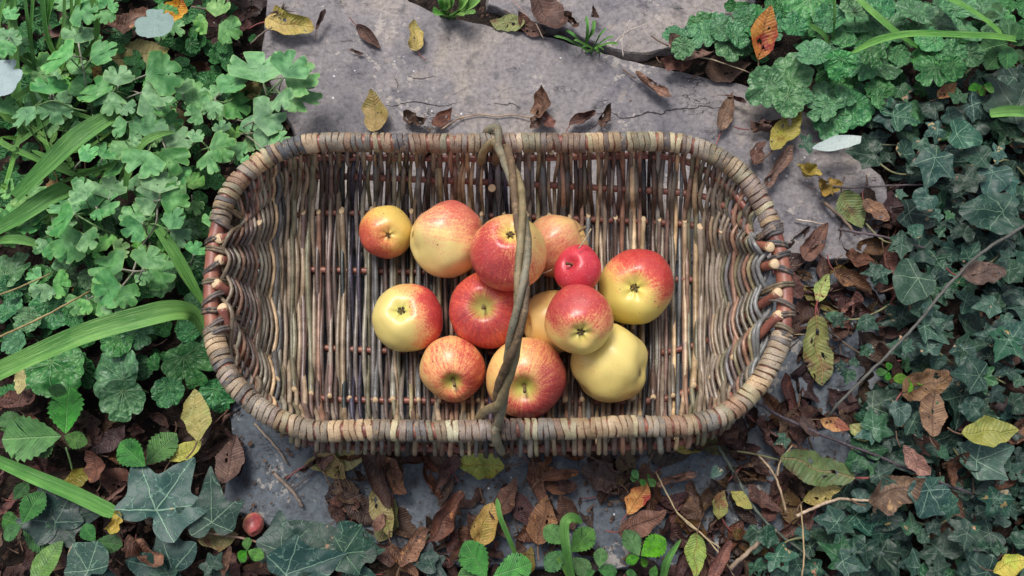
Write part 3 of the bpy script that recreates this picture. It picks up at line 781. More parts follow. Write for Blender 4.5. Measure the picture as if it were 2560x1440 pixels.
apple(1217, 774, 96, .060, (-.13, .10), 'stem', (-.2, -.3, .4), 'red apple with a star-shaped green stalk hollow, in the middle of the basket', off=.50, gain=.22, streak=.7, green=.38, pole=S(176, 164, 84), asp=(1, 1, .92), seed=7.3, cav=.22, base=S(222, 150, 78), mid=S(216, 96, 62), red=S(196, 58, 56), deep=S(154, 34, 50))
apple(1386, 802, 80, .050, (-.9, -.1), 'none', (.6, .6, .1), 'plain yellow apple with brown specks, mostly under a red one', off=-.1, gain=.2, streak=.2, green=0, seed=8.8, base=S(224, 184, 108), mid=S(224, 160, 96), asp=(1, 1, 1.1))
apple(1447, 801, 89, .118, (.08, -.42), 'calyx', (-.05, 1, .45), 'apple with red top and yellow bottom around an open brown calyx, resting on two others', off=.22, gain=.62, streak=.3, green=.35, pole=S(206, 188, 96), asp=(.97, 1, 1.02), seed=9.1, cav=.2, red=S(196, 62, 62), deep=S(170, 40, 52), base=S(216, 190, 104), taper=.16)
apple(1020, 794, 89, .058, (-.26, .26), 'calyx', (1, .25, -.05), 'pale yellow apple with a red right cheek, lowest on the left of the heap', off=.08, gain=.82, streak=.2, green=.3, pole=S(204, 196, 100), asp=(.98, 1, .95), seed=10.4, cav=.17, base=S(220, 198, 116), red=S(200, 62, 62), deep=S(168, 26, 46))
apple(1132, 921, 83, .056, (.0, -.50), 'stem', (.5, -.1, .3), 'orange-red apple with a yellow stripe and short stalk, at the front left of the heap', off=.30, gain=.28, streak=.55, green=.32, pole=S(172, 168, 76), asp=(.98, 1, 1.0), seed=11.5, cav=.2, red=S(198, 76, 64), deep=S(160, 50, 50))
apple(1315, 943, 102, .066, (-.08, -.34), 'stem', (.7, -.5, .1), 'large rosy apple with a green stalk hollow, at the very front beside the handle', off=.32, gain=.42, streak=.5, green=.36, pole=S(186, 182, 84), asp=(.98, 1, .96), seed=12.2, cav=.22, red=S(196, 64, 70), deep=S(146, 26, 50), base=S(230, 190, 112))
apple(1525, 906, 96, .062, (.85, -.30), 'none', (-.1, -1, .0), 'all yellow lopsided apple, at the front right of the heap', off=-.12, gain=.26, streak=.35, green=0, asp=(1, 1, 1.0), lump=.06, cav=.05, seed=13.7, base=S(224, 202, 118), mid=S(224, 178, 100), red=S(214, 140, 80), bumps=((.75, .7, .15, -.09, .35), (-.8, -.2, .2, .03, .3)))
tag(tube('straw', catmull([at(1478, 572, .135), at(1462, 600, .132), at(1446, 622, .128)], 4), .0008, M_DRY), 'pale dry stalk sticking up behind the small crimson apple', 'stalk')
tag(tube('straw', catmull([at(1348, 680, .10), at(1362, 682, .102), at(1380, 674, .104)], 4), .0007, M_DRY), 'thin pale curved stalk between the top apple and the small crimson one', 'stalk')
# ================================================================ LEAF SHAPES
def fan_leaf(name, outline, center, mat, deform=None, rings=4, fit_uv=None, holes=None):
    n = len(outline); c = Vector(center).to_2d() if len(center) > 2 else Vector(center)
    P = [Vector((c.x, c.y))]; fr = [0.0]
    for k in range(1, rings + 1):
        t = (k / rings) ** .85
        for p in outline: P.append(c.lerp(Vector(p), t)); fr.append(t)
    f = [(0, 1 + i, 1 + (i + 1) % n) for i in range(n)]
    for k in range(rings - 1):
        a = 1 + k * n; b = a + n
        f += [(a + i, b + i, b + (i + 1) % n, a + (i + 1) % n) for i in range(n)]
    if holes: f = [q for q in f if not any((sum((P[i] for i in q), Vector((0, 0))) / len(q) - Vector(h[:2])).length < h[2] for h in holes)]
    v = []
    for p in P:
        v.append(deform(p.x, p.y) if deform else Vector((p.x, p.y, 0)))
    uv = [(p.x, p.y) for p in P]; e = [(t, 0) for t in fr]
    return mesh(name, v, f, uv=uv, uv2=e, mats=[mat])
def def_green(seed, fold=.12, droop=.15, wav=.05, cup=0.0):
    def d(x, y):
        z = fold * abs(x) - droop * y * abs(y) * .6 + cup * (x * x + y * y) + wav * noise.noise(Vector((x * 2.5, y * 2.5, seed))) + wav * .35 * noise.noise(Vector((x * 7, y * 7, seed + 3)))
        return Vector((x, y, z))
    return d
def def_dead(seed, curl=2.2, bend=.8, twist=.5, crum=.06):
    def d(x, y):
        x += .05 * noise.noise(Vector((y * 3, seed, 1)))
        k = curl * (1 + .6 * noise.noise(Vector((y * 1.5, seed, 7))))
        a = x * k; R_ = 1 / k
        px, pz = R_ * sin(a), R_ * (1 - cos(a))
        tw = twist * (y - .5); px, pz = px * cos(tw) - pz * sin(tw), px * sin(tw) + pz * cos(tw)
        yy = y - .5
        pz += bend * yy * yy * (1 + .5 * noise.noise(Vector((seed, 3, 3))))
        q = Vector((x * 3.5, y * 3.5, seed))
        pz += crum * noise.noise(q) + crum * .5 * noise.noise(q * 2.4)
        px += crum * .7 * noise.noise(q + Vector((9, 0, 0)))
        return Vector((px, y + crum * .5 * noise.noise(q + Vector((0, 9, 0))), pz))
    return d
def out_ellip(W=.3, teeth=14, depth=.04, peak=.45, pow_=.8, M=64, base=.0):
    O = []
    for i in range(M):
        s_ = i / M
        side = 1 if s_ < .5 else -1
        t = (s_ * 2) if s_ < .5 else (2 - s_ * 2)
        ty = t ** (math.log(.5) / math.log(peak)) if 0 < t < 1 else t
        w = W * sin(pi * ty) ** pow_ if 0 < t < 1 else 0
        tooth = 1 - depth * 2 * ((t * teeth) % 1.0) if teeth else 1
        O.append((side * w * tooth, t + base))
    return O
def out_geum(M=84, lob=11, d=.09, asym=0.0):
    O = []
    for i in range(M):
        th = -2.75 + 5.5 * i / (M - 1)
        r = 1.0 - .10 * abs(sin(th)) - .16 * max(0, abs(th) - 1.9) - .10 * exp(-((abs(th) - .62) / .12) ** 2) * (1 + asym)
        r *= 1 - d * (1 - abs(sin(lob * th / 2 + .3)) ** .6)
        O.append((r * sin(th) * .82, .22 + r * cos(th) * .80))
    return O
def out_colum(M=72, v=0):
    O = [(0, 0)]; sp = 1.26
    for i in range(M):
        th = -sp + 2 * sp * i / (M - 1)
        r = .98 - .10 * abs(th)
        if v == 0:   # three lobes
            r -= .66 * exp(-((abs(th) - .45) / .085) ** 2)
            r -= .12 * exp(-((abs(th)) / .06) ** 2) + .10 * exp(-((abs(th) - .85) / .06) ** 2)
        elif v == 1: # two deep lobes
            r -= .68 * exp(-((th - .12) / .10) ** 2) + .13 * exp(-((th - .62) / .06) ** 2) + .13 * exp(-((th + .5) / .06) ** 2) + .10 * exp(-((th + .85) / .05) ** 2)
        elif v == 2:
            r -= .64 * exp(-((th - .44) / .09) ** 2) + .50 * exp(-((th + .40) / .07) ** 2) + .10 * exp(-((th) / .06) ** 2) + .10 * exp(-((th + .85) / .05) ** 2)
        else:
            r -= .44 * exp(-((abs(th) - .38) / .08) ** 2) + .10 * exp(-((abs(th) - .8) / .06) ** 2)
        r *= 1 - .62 * max(0, abs(th) - .95) ** 1.1
        O.append((r * sin(th) * .86, r * cos(th) * .98 + .02))
    return O
def out_ivy(M=90, v=0):
    K = {0: [(0, 1.02), (5, .94), (14, .80), (30, .62), (44, .74), (54, .90), (62, .80), (74, .66), (92, .54), (112, .60), (122, .62), (138, .50), (155, .34), (170, .14)],
         1: [(0, 1.16), (5, 1.04), (14, .86), (30, .66), (46, .72), (56, .80), (72, .60), (100, .52), (118, .52), (132, .44), (152, .32), (170, .12)],
         2: [(0, .94), (5, .88), (16, .74), (32, .60), (48, .78), (58, .92), (66, .82), (80, .62), (92, .54), (112, .64), (124, .68), (146, .42), (170, .14)],
         3: [(0, .98), (7, .90), (18, .80), (34, .72), (50, .74), (64, .70), (90, .62), (120, .56), (145, .46), (170, .16)],
         4: [(0, 1.28), (4, 1.14), (12, .90), (26, .66), (44, .62), (56, .80), (61, .84), (70, .70), (86, .54), (112, .52), (132, .46), (152, .34), (170, .12)],
         5: [(0, 1.1), (8, 1.0), (22, .82), (45, .66), (75, .56), (110, .54), (140, .48), (168, .22)]}[v % 6]
    lop = U(-.14, .14)
    S_ = [(-a * (1 - lop * .3), r * (1 + lop * sin(radians(a)))) for a, r in K[::-1]] + [(a, r * (1 - lop * sin(radians(a)))) for a, r in K[1:]]
    S_ = [(a, r * U(.96, 1.04)) for a, r in S_]
    pts = catmull([Vector((r * sin(radians(a)), r * cos(radians(a)), 0)) for a, r in S_], 4)
    return [(p.x * .9, p.y * .82) for p in pts]
def out_cut(M=70, seed=0):  # ragged fallen leaf
    O = out_ellip(.36, 18, .05, .42, .75, M)
    return [(x * (1 + .22 * noise.noise(Vector((x * 4, y * 5, seed)))), y) for x, y in O]

L = {}
L['col'] = [fan_leaf('leaflet', [(x * (1 + .10 * noise.noise(Vector((x * 3, y * 3, i * 2.2)))), y * (1 + .10 * noise.noise(Vector((x * 3, y * 3, i * 5.1))))) for x, y in out_colum(v=i % 4)], (0, .42), M_COL, def_green(i * 3.1, U(-.02, .16), U(.0, .35), .10), 5) for i in range(16)]
L['geum'] = [fan_leaf('leaf', out_geum(lob=[11, 13, 9][i % 3], asym=U(-.5, .8)), (0, .3), M_GEUM, def_green(i * 2.3, U(.0, .2), U(0, .3), .16, .06), 5) for i in range(12)]
L['geum3'] = [fan_leaf('leaf', out_geum(lob=9, d=.14, asym=3.0), (0, .35), M_GEUM, def_green(i * 2.3, .10, .2, .09), 5) for i in range(3)]
L['straw'] = [fan_leaf('leaflet', out_ellip(.40, 9, .10, .58, .72, 74), (0, .5), M_STRAW, def_green(i * 4.7, .22, .22, .05), 5) for i in range(5)]
L['ivy'] = [fan_leaf('leaf', out_ivy(v=i), (0, .25), M_IVY, def_green(i * 1.7, U(-.08, .16), U(-.1, .4), U(.08, .20), U(-.08, .14)), 5, holes=None if i % 4 else [(U(-.4, .4), U(.1, .6), U(.05, .10)), (U(-.4, .4), U(.1, .6), U(.03, .06))]) for i in range(24)]
L['ivybig'] = [fan_leaf('leaf', out_ivy(v=i), (0, .25), M_IVY, def_green(i * 1.7, .06, .12, .06, .04), 6) for i in range(6)]
L['oval'] = [fan_leaf('leaf', out_ellip(.28, 12, .03, .45, .8, 60), (0, .5), M_GRN, def_green(i * 4.7, .15, .2, .06), 5) for i in range(4)]
def petiole(len_=.35, r=.018, bx=.05):
    return tube_data(catmull([Vector((0, .04, .0)), Vector((bx, -len_ * .5, .01)), Vector((bx * 2.5, -len_, .03))], 4), [r] * 9, 6)
def with_petiole(me, mat, len_=.3, r=.016):
    v, f = petiole(len_, r, U(-.1, .1)); off = len(me.vertices)
    vs_ = [p.co.copy() for p in me.vertices] + v
    fs = [tuple(p.vertices) for p in me.polygons] + [tuple(i + off for i in q) for q in f]
    uvl = me.uv_layers['uv'].data; uv = [(0, 0)] * off
    for lp in me.loops: uv[lp.vertex_index] = tuple(uvl[lp.index].uv)
    m2 = mesh(me.name, vs_, fs, uv=uv + [(.3, .5)] * len(v), mats=[me.materials[0]]); m2.materials.append(mat)
    for i in range(len(me.polygons), len(m2.polygons)): m2.polygons[i].material_index = 1
    return m2
def dead_set(mat, n, curl, bend, crum, W=.3, ragged=True, hole=.5, teeth=16):
    R_ = []
    for i in range(n):
        sd_ = U(0, 50); O = out_ellip(W * U(.65, 1.05), teeth, .04, U(.4, .52), .8, 60)
        if ragged: O = [(x * (1 + .3 * noise.noise(Vector((x * 3, y * 5, sd_)))), y) for x, y in O]
        hs_ = [(U(-.16, .16), U(.2, .8), U(.015, .045)) for _ in range(3)] if rnd() < hole else None
        me = fan_leaf('fallen_leaf', O, (0, .48), mat, def_dead(sd_, U(*curl), U(*bend), U(-1.2, 1.2), crum * U(.7, 1.3)), 6, holes=hs_)
        R_.append(with_petiole(me, M_PETR if rnd() < .3 else M_PETB, U(.15, .4)))
    return R_
L['brown'] = dead_set(M_DEAD, 14, (2.0, 4.5), (.2, 1.2), .10)
L['roll'] = dead_set(M_DEAD, 7, (6.5, 10.0), (.2, .9), .07)
L['brownflat'] = dead_set(M_DEAD, 8, (.8, 1.8), (.1, .6), .09, .36)
L['yellow'] = dead_set(M_YEL, 6, (.6, 1.8), (.1, .5), .06, .33)
L['yellowfold'] = dead_set(M_YEL, 4, (3.0, 5.0), (.1, .6), .07, .33)
L['orange'] = dead_set(M_ORA, 5, (.8, 2.2), (.1, .5), .07, .32)
L['mixg'] = dead_set(M_MIXG, 8, (.8, 2.6), (.1, .6), .07, .33)
L['crump'] = dead_set(M_DEAD, 6, (4, 7), (1.0, 2.5), .22, .4)
L['ycrump'] = dead_set(M_YEL, 3, (3, 5), (1.0, 2.0), .20, .42)
M_LYEL = m_pinnate('bright_yellow_leaf', S(170, 154, 66), S(148, 146, 66), S(150, 150, 60), n=7, rough=.5, vein=.4, darkv=.6, patches=[(2.0, .55, .66, S(150, 162, 62))])
L['byel'] = dead_set(M_LYEL, 4, (.5, 1.6), (.1, .4), .06, .36, hole=.2)
L['pale'] = [fan_leaf('fallen_leaf', out_geum(60, 7, .12, 2), (0, .4), M_PALE, def_green(5, .1, .1, .08), 4)]
L['willow'] = [fan_leaf('fallen_leaf', out_ellip(.13, 0, 0, .5, .8, 50), (0, .5), M_PALE, def_dead(3, 1.2, .15, .3, .02), 5)]

def leaf_M(bx, by, tx, ty, z, pitch=0, roll=0, k=1.0, zt=None):
    a = at(bx, by, z); b = at(tx, ty, z); d = b - a; ln = d.length * k
    ang = atan2(d.y, d.x) - pi / 2
    return Matrix.Translation(a) @ Matrix.Rotation(ang, 4, 'Z') @ Matrix.Rotation(radians(pitch), 4, 'X') @ Matrix.Rotation(radians(roll), 4, 'Y') @ Matrix.Scale(ln, 4)
def put(kind, parent, bx, by, tx, ty, z, pitch=None, roll=None, color=W4, k=1.0, idx=None, name=None, flip=False):
    ms = L[kind]; me = ms[idx % len(ms)] if idx is not None else random.choice(ms)
    M = leaf_M(bx, by, tx, ty, z, U(-12, 14) if pitch is None else pitch, U(-15, 15) if roll is None else roll, k)
    if rnd() < .5: M = M @ Matrix.Diagonal((-1, 1, 1, 1))
    if flip: M = M @ Matrix.Rotation(pi, 4, 'Y')
    return obj(name or me.name.split('.')[0], me, parent, color, M)
def stalk(parent, pts, r=.0011, mat=None, name='stalk'):
    return tube(name, catmull([at(*p) for p in pts], 5), r, mat or M_STALK, parent, S(130, 130, 90), seg=6)

# ================================================================ COLUMBINE (upper left)
Z1 = 2.977
colA = thing('columbine_plant', at(210, 330, 0), 'pale blue-green columbine spread over the upper left, lobed leaflets on thin mauve stalks', 'plant', 'columbine plants')
colB = thing('columbine_plant', at(560, 300, 0), 'columbine whose lobed leaflets lie against the edge of the big slab behind the basket', 'plant', 'columbine plants')
colC = thing('columbine_plant', at(340, 620, 0), 'columbine beside the left end of the basket, three open sprigs above dark leaves', 'plant', 'columbine plants')
def cl(par, lst, yo=0, zr=(.07, .12), tint=None):
    for (a, b_, c, d, *r_) in lst:
        z = U(*zr); kk = r_[0] if r_ else None
        tc = (U(.85, 1.1),) * 3 + (1,) if tint is None else tint
        put('col', par, a / Z1, yo + b_ / Z1, c / Z1, yo + d / Z1, z, U(-20, 12), U(-24, 24), tc, .98, idx=kk)
        dx, dy = (a - c) / Z1, (b_ - d) / Z1
        stalk(par, [(a / Z1, yo + b_ / Z1, z + .001), (a / Z1 + dx * .25, yo + b_ / Z1 + dy * .25 + 3, z * .85), (a / Z1 + dx * .45 + U(-8, 8), yo + b_ / Z1 + dy * .45 + 10, z * .3)], .0009, random.choice([M_STALKG, M_STALK]))
cl(colA, [(585, 325, 570, 165), (540, 415, 250, 395, 1), (665, 455, 900, 330, 1), (880, 640, 900, 480, 5), (375, 705, 330, 530, 5), (400, 745, 410, 925, 0), (262, 790, 110, 960, 0), (845, 680, 760, 860, 2), (840, 675, 560, 640, 3),
          (1050, 690, 1300, 640, 1), (1080, 560, 1360, 480, 1), (1240, 1090, 1400, 920, 0), (1230, 1100, 1300, 1300, 3), (950, 910, 790, 990, 3), (1110, 1030, 1120, 830, 3), (960, 1050, 900, 1215, 0), (960, 1040, 1060, 1010, 3),
          (1110, 1120, 1030, 1350, 1), (1190, 1440, 1180, 1235, 0), (810, 1480, 790, 1285, 0), (1330, 1240, 1360, 1400, 2), (1050, 700, 1240, 810, 3), (640, 1490, 560, 1340, 2), (1360, 700, 1300, 560, 2), (930, 780, 1010, 850, 3),
          (-10, 830, 90, 700, 2), (60, 300, 0, 420, 0), (20, 330, 120, 200, 2), (600, 1200, 740, 1080, 3), (760, 1180, 820, 1040, 1)])
cl(colB, [(1960, 625, 1860, 315, 3), (2115, 575, 2230, 380, 1), (2115, 580, 2400, 590, 2), (2085, 690, 2400, 730, 0), (2080, 695, 2160, 830, 3), (1885, 905, 2140, 810, 1), (1600, 745, 1560, 890, 0), (1665, 760, 1870, 800, 3), (1640, 690, 1820, 520, 1),
          (1350, 740, 1580, 660, 3), (1555, 1100, 1765, 1070, 5), (1555, 1130, 1590, 1300, 4), (1650, 990, 1650, 880, 2), (1760, 1060, 1790, 1200, 3), (1880, 990, 2150, 1000, 2), (1440, 1060, 1500, 960, 3), (1450, 740, 1540, 860, 2), (2000, 1080, 2190, 1040, 3), (1800, 900, 1920, 960, 3),
          (1840, 1240, 1900, 1110, 2), (1500, 830, 1380, 900, 1)], zr=(.045, .10))
cl(colC, [(555, 160, 420, -20, 0), (550, 170, 290, 245, 1), (615, 315, 360, 450, 0), (620, 315, 730, 430, 3), (725, 110, 640, -40, 0), (722, 120, 915, 60, 1), (720, 125, 740, 215, 3), (1185, 60, 980, 30, 1), (1190, 60, 1410, 40, 0), (1060, 230, 960, 70, 1),
          (1060, 240, 900, 330, 3), (1255, 280, 1360, 110, 0), (910, 578, 660, 510, 1), (1065, 572, 1160, 380, 3), (1080, 590, 1320, 600, 1), (1085, 590, 1060, 710, 3), (905, 705, 655, 735, 3), (905, 710, 760, 920, 3), (908, 705, 1000, 850, 3),
          (1440, 470, 1480, 350, 2), (1560, 260, 1600, 130, 2), (560, 20, 700, -90, 3), (1260, 290, 1450, 330, 2)], 480, zr=(.06, .11))
for par, lst, yo in ((colA, [[(585, 325, .095), (620, 520, .08), (660, 720, .05), (690, 850, .02)], [(530, 440, .09), (615, 530, .078)], [(680, 440, .09), (620, 520, .08)], [(690, 850, .07), (740, 1060, .05), (840, 1270, .01)], [(190, 920, .09), (280, 1040, .05), (390, 1180, .01)], [(270, 790, .08), (400, 750, .085), (520, 800, .07), (650, 830, .06)], [(950, 910, .08), (1000, 950, .06), (1110, 1030, .07)]], 0),
                     (colB, [[(2115, 578, .085), (2000, 690, .07), (1950, 760, .02)], [(1960, 620, .08), (1995, 690, .07)], [(1555, 1110, .085), (1540, 1090, .08), (1480, 1050, .05), (1400, 1130, .01)], [(1960, 1120, .08), (1880, 1040, .07), (1800, 990, .05)], [(1890, 905, .08), (1870, 980, .06)], [(1600, 745, .08), (1680, 765, .07), (1780, 700, .03)]], 0),
                     (colC, [[(560, 165, .095), (725, 260, .085), (900, 350, .04), (960, 480, .01)], [(650, 310, .09), (725, 260, .085)], [(1170, 60, .09), (1160, 240, .08), (1060, 400, .05), (1000, 560, .075), (990, 600, .07), (905, 705, .085)], [(1160, 240, .08), (1250, 280, .085)], [(1060, 240, .085), (1160, 240, .08)], [(910, 575, .085), (1000, 590, .08), (1080, 585, .085)]], 480)):
    for q in lst: stalk(par, [(x / Z1, yo + y / Z1, z) for x, y, z in q], .0011, random.choice([M_STALKG, M_STALK]))

EXTRA = [[(0, 60), (560, 40), (600, 200), (690, 330), (560, 430), (500, 560), (440, 700), (180, 780), (0, 600)], [(-500, -350), (600, -300), (600, -20), (0, -50), (0, 900), (-500, 800)]]
for P_, n in zip(EXTRA, (34, 44)):
    x0, x1 = min(p[0] for p in P_), max(p[0] for p in P_); y0, y1 = min(p[1] for p in P_), max(p[1] for p in P_)
    while n > 0:
        x, y = U(x0, x1), U(y0, y1)
        j_ = len(P_) - 1; ins = False
        for i_ in range(len(P_)):
            if (P_[i_][1] > y) != (P_[j_][1] > y) and x < (P_[j_][0] - P_[i_][0]) * (y - P_[i_][1]) / (P_[j_][1] - P_[i_][1]) + P_[i_][0]: ins = not ins
            j_ = i_
        if not ins: continue
        n -= 1; a0 = U(0, 360); z = U(.03, .065); par = colA if y < 330 else colC; g = U(.95, 1.25); lim = rnd() < .3
        for q in (-95, 0, 95):
            a = radians(a0 + q + U(-18, 18)); l = U(34, 58); bx, by = x + cos(a) * 14, y - sin(a) * 14
            put('col', par, bx, by, bx + cos(a) * l, by - sin(a) * l, z, U(-22, 14), U(-24, 24), (g * (1.25 if lim else 1), g * (1.12 if lim else 1), g * (.6 if lim else .95), 1), 1.0)
        stalk(par, [(x, y, z), (x + U(-25, 25), y + U(10, 40), z * .6), (x + U(-40, 40), y + U(40, 80), .0)], .0009, random.choice([M_STALKG, M_STALK]))
# ================================================================ AVENS, STRAWBERRY
def rosette(par, lst, xo, yo, zz_, kind='geum', zr=(.03, .07), tints=(.8, 1.1), pit=(-22, 8)):
    for (x, y, r, *an) in lst:
        a = an[0] if an else U(0, 360)
        X, Y, R_ = xo + x / zz_, yo + y / zz_, r / zz_
        dx, dy = cos(radians(a)) * R_, -sin(radians(a)) * R_
        g = U(*tints); c = (g, g, g, 1) if len(an) < 2 else an[1]
        kk = random.choice(['geum', 'geum', 'geum3']) if kind == 'geum' else kind
        z = U(*zr)
        put(kk, par, X - dx * .5, Y - dy * .5, X + dx * 1.05, Y + dy * 1.05, z, U(*pit), U(-14, 14), c)
        if rnd() < .5: stalk(par, [(X - dx * .5, Y - dy * .5, z), (X - dx * 1.1, Y - dy * 1.1, z * .6), (X - dx * 1.7 + U(-5, 5), Y - dy * 1.6, .0)], .0011)
ge1 = thing('avens_plant', at(2120, 60, 0), 'wrinkled round-leaved avens carpet along the top edge behind the far slab', 'plant', 'avens plants')
ge2 = thing('avens_plant', at(1950, 210, 0), 'avens rosette overhanging the corner of the large slab, behind the basket', 'plant', 'avens plants')
ge3 = thing('avens_plant', at(2100, 270, 0), 'avens leaves next to the ivy, touching the slab above the white willow leaf', 'plant', 'avens plants')
ge4 = thing('avens_plant', at(120, 720, 0), 'dark avens leaves under the columbine and long strap leaf at the left edge', 'plant', 'avens plants')
ge5 = thing('avens_plant', at(320, 960, 0), 'dark crinkled avens beneath the end of the long strap leaf, left of the basket', 'plant', 'avens plants')
ge6 = thing('avens_plant', at(1690, 60, 0), 'avens leaves spilling onto the far slab at its outer end', 'plant', 'avens plants')
rosette(ge1, [(930, 60, 140, 250), (1270, 140, 140, 120), (1570, 150, 140, 60), (1930, 130, 130, 80), (1210, 280, 80, 200), (1400, 300, 120, 240), (1600, 330, 90, 300), (1350, 480, 110, 200), (1530, 490, 110, 20), (1190, 480, 90, 250), (1440, 400, 100, 300), (2030, 510, 80, 270), (1860, 540, 110, 230),
              (2180, 410, 90, 350), (2010, 390, 90, 100), (990, 380, 120, 140), (2150, 200, 110, 30), (1750, 60, 110, 90), (1100, 130, 100, 130), (1760, 260, 90, 0), (1300, 40, 90, 90), (2330, 270, 90, 200), (1850, 300, 100, 180), (1640, 420, 80, 320), (2280, 60, 100, 60), (1130, 380, 80, 120), (1820, 430, 80, 210),
              (1040, 200, 90, 200), (850, 180, 80, 100), (2050, 20, 110, 90), (1480, 30, 100, 90), (2400, 160, 100, 0)], 1700, 0, Z1)
rosette(ge2, [(830, 540, 125, 70), (630, 660, 135, 215), (810, 760, 105, 280), (930, 720, 60, 340), (740, 600, 90, 120), (870, 650, 60, 20)], 1700, 0, Z1, zr=(.03, .05))
rosette(ge3, [(1100, 710, 120, 120), (1290, 820, 115, 250), (1120, 920, 115, 260), (1370, 700, 75, 80), (1740, 850, 95, 340), (1480, 660, 90, 100), (1200, 620, 70, 60), (1500, 740, 80, 0), (1050, 810, 90, 220), (1240, 700, 80, 30)], 1700, 0, Z1, zr=(.02, .05))
rosette(ge6, [(150, 195, 100, 160), (330, 220, 100, 0), (560, 150, 120, 120), (370, 370, 90, 280), (160, 270, 90, 230), (440, 250, 90, 30), (60, 300, 90, 200), (20, 360, 70, 250), (680, 250, 80, 330), (470, 120, 80, 160), (700, 140, 90, 60), (260, 130, 70, 100), (-60, 250, 70, 180)], 1700, 0, Z1, zr=(.02, .05))
rosette(ge4, [(80, 560, 150, 60), (500, 590, 120, 40), (660, 650, 75, 280), (420, 700, 95, 180), (620, 800, 110, 240), (190, 740, 80, 270), (380, 880, 130, 300), (200, 960, 100, 220), (30, 860, 110, 120), (1200, 630, 150, 250), (1330, 560, 110, 60), (1060, 140, 90, 100), (820, 620, 90, 60), (750, 280, 100, 200), (1380, 320, 100, 300), (90, 700, 90, 20),
              (230, 200, 90, 70), (850, 160, 90, 100), (300, 620, 90, 20), (1440, 560, 120, 300), (1500, 250, 100, 40)], 0, 480, Z1, zr=(.008, .035), tints=(.55, .85))
rosette(ge5, [(870, 1130, 105, 260), (1020, 1040, 120, 30), (430, 1340, 180, 300), (850, 1350, 180, 150), (1400, 1300, 160, 290), (1050, 1300, 90, 20), (500, 1250, 90, 100), (300, 1270, 100, 120), (1460, 1150, 110, 60), (100, 1130, 90, 200), (1450, 840, 100, 200), (900, 1560, 150, 260), (1250, 1500, 110, 250), (1620, 1520, 120, 280), (390, 1480, 100, 240), (1400, 1030, 80, 150)], 0, 480, Z1, zr=(.008, .035), tints=(.6, .9))
st1 = thing('strawberry_plant', at(360, 1180, 0), 'strawberry plant with two big glossy toothed leaflets above the large ivy leaf', 'plant', 'strawberry plants')
st2 = thing('strawberry_plant', at(60, 1300, 0), 'dark strawberry plant with fan-veined leaflets, lowest at the left edge', 'plant', 'strawberry plants')
st3 = thing('strawberry_plant', at(165, 1090, 0), 'bright upright seedling with one tall pointed leaf at the left edge', 'plant')
st4 = thing('strawberry_plant', at(1220, 1430, 0), 'strawberry leaves at the bottom edge beside the thin grass blade', 'plant', 'strawberry plants')
st5 = thing('strawberry_plant', at(1420, 1370, 0), 'strawberry plant around the bent-over wide grass blade at the bottom', 'plant', 'strawberry plants')
st6 = thing('strawberry_plant', at(1600, 1380, 0), 'small strawberry plant with yellow-edged leaflets in brown litter', 'plant', 'strawberry plants')
st7 = thing('strawberry_plant', at(620, 1380, 0), 'tiny bright green three-leaved strawberry seedling among ivy at the bottom', 'plant', 'strawberry plants')
st8 = thing('strawberry_plant', at(1595, 1190, 0), 'tiny strawberry seedling next to the orange-yellow leaf in the litter', 'plant', 'strawberry plants')
st9 = thing('strawberry_plant', at(2240, 940, 0), 'tiny seedling with one green and one yellow three-part leaf among the ivy', 'plant', 'strawberry plants')
def sl(par, lst, xo, yo, zr=(.03, .06), col=W4):
    for (a, b_, c, d, *cc) in lst:
        put('straw', par, xo + a / Z1, yo + b_ / Z1, xo + c / Z1, yo + d / Z1, U(*zr), U(-14, 6), U(-12, 12), cc[0] if cc else col, 1.03)
YT = (1.9, 1.45, .8, 1)
sl(st1, [(1090, 600, 1290, 370), (1085, 610, 890, 440), (1085, 620, 1130, 700)], 0, 960)
sl(st2, [(165, 1040, 290, 800), (160, 1045, -10, 1000), (170, 1060, 400, 1200), (710, 1170, 620, 1050), (715, 1170, 740, 1250), (712, 1170, 890, 1200), (100, 860, 200, 740), (165, 1045, 20, 1150)], 0, 960, col=(.75, .85, .9, 1))
sl(st3, [(490, 370, 500, 30, (1.15, 1.25, 1, 1)), (460, 385, 20, 420, (1, 1.1, 1, 1)), (480, 385, 640, 440, (1.2, 1.25, .9, 1)), (430, 370, 200, 520, (1, 1.1, 1, 1)), (0, 340, 190, 280), (350, 30, 480, 60), (-40, 300, 130, 240)], 0, 960)
stalk(st3, [(490 / Z1, 960 + 470 / Z1, .035), (530 / Z1, 960 + 600 / Z1, .02), (560 / Z1, 960 + 760 / Z1, 0)])
sl(st4, [(1060, 1440, 900, 1180, (1.05, 1.3, .9, 1)), (1110, 1430, 1400, 1340, (1.05, 1.25, .9, 1)), (1080, 1440, 850, 1420, (1, 1.2, .9, 1))], 860, 960)
sl(st5, [(1640, 1190, 1490, 1060), (1690, 1250, 1850, 1080), (1640, 1240, 1500, 1380), (1900, 1370, 1920, 1220), (1890, 1380, 2030, 1400), (1870, 1390, 1800, 1420), (1700, 1290, 1830, 1420)], 860, 960)
sl(st6, [(2195, 1280, 2100, 1090), (2210, 1280, 2390, 1150, (1.6, 1.4, .8, 1)), (2200, 1290, 2100, 1320, (1.6, 1.4, .8, 1)), (2210, 1290, 2250, 1360, (1.5, 1.3, .8, 1)), (2320, 1350, 2290, 1440), (2180, 1420, 2100, 1400)], 860, 960)
sl(st7, [(1840, 1240, 1830, 1140, (1.3, 1.4, .9, 1)), (1845, 1240, 1960, 1290, (1.3, 1.4, .9, 1)), (1835, 1245, 1780, 1330, (1.3, 1.4, .9, 1)), (1840, 1240, 1770, 1290, (1.3, 1.4, .9, 1))], 0, 960)
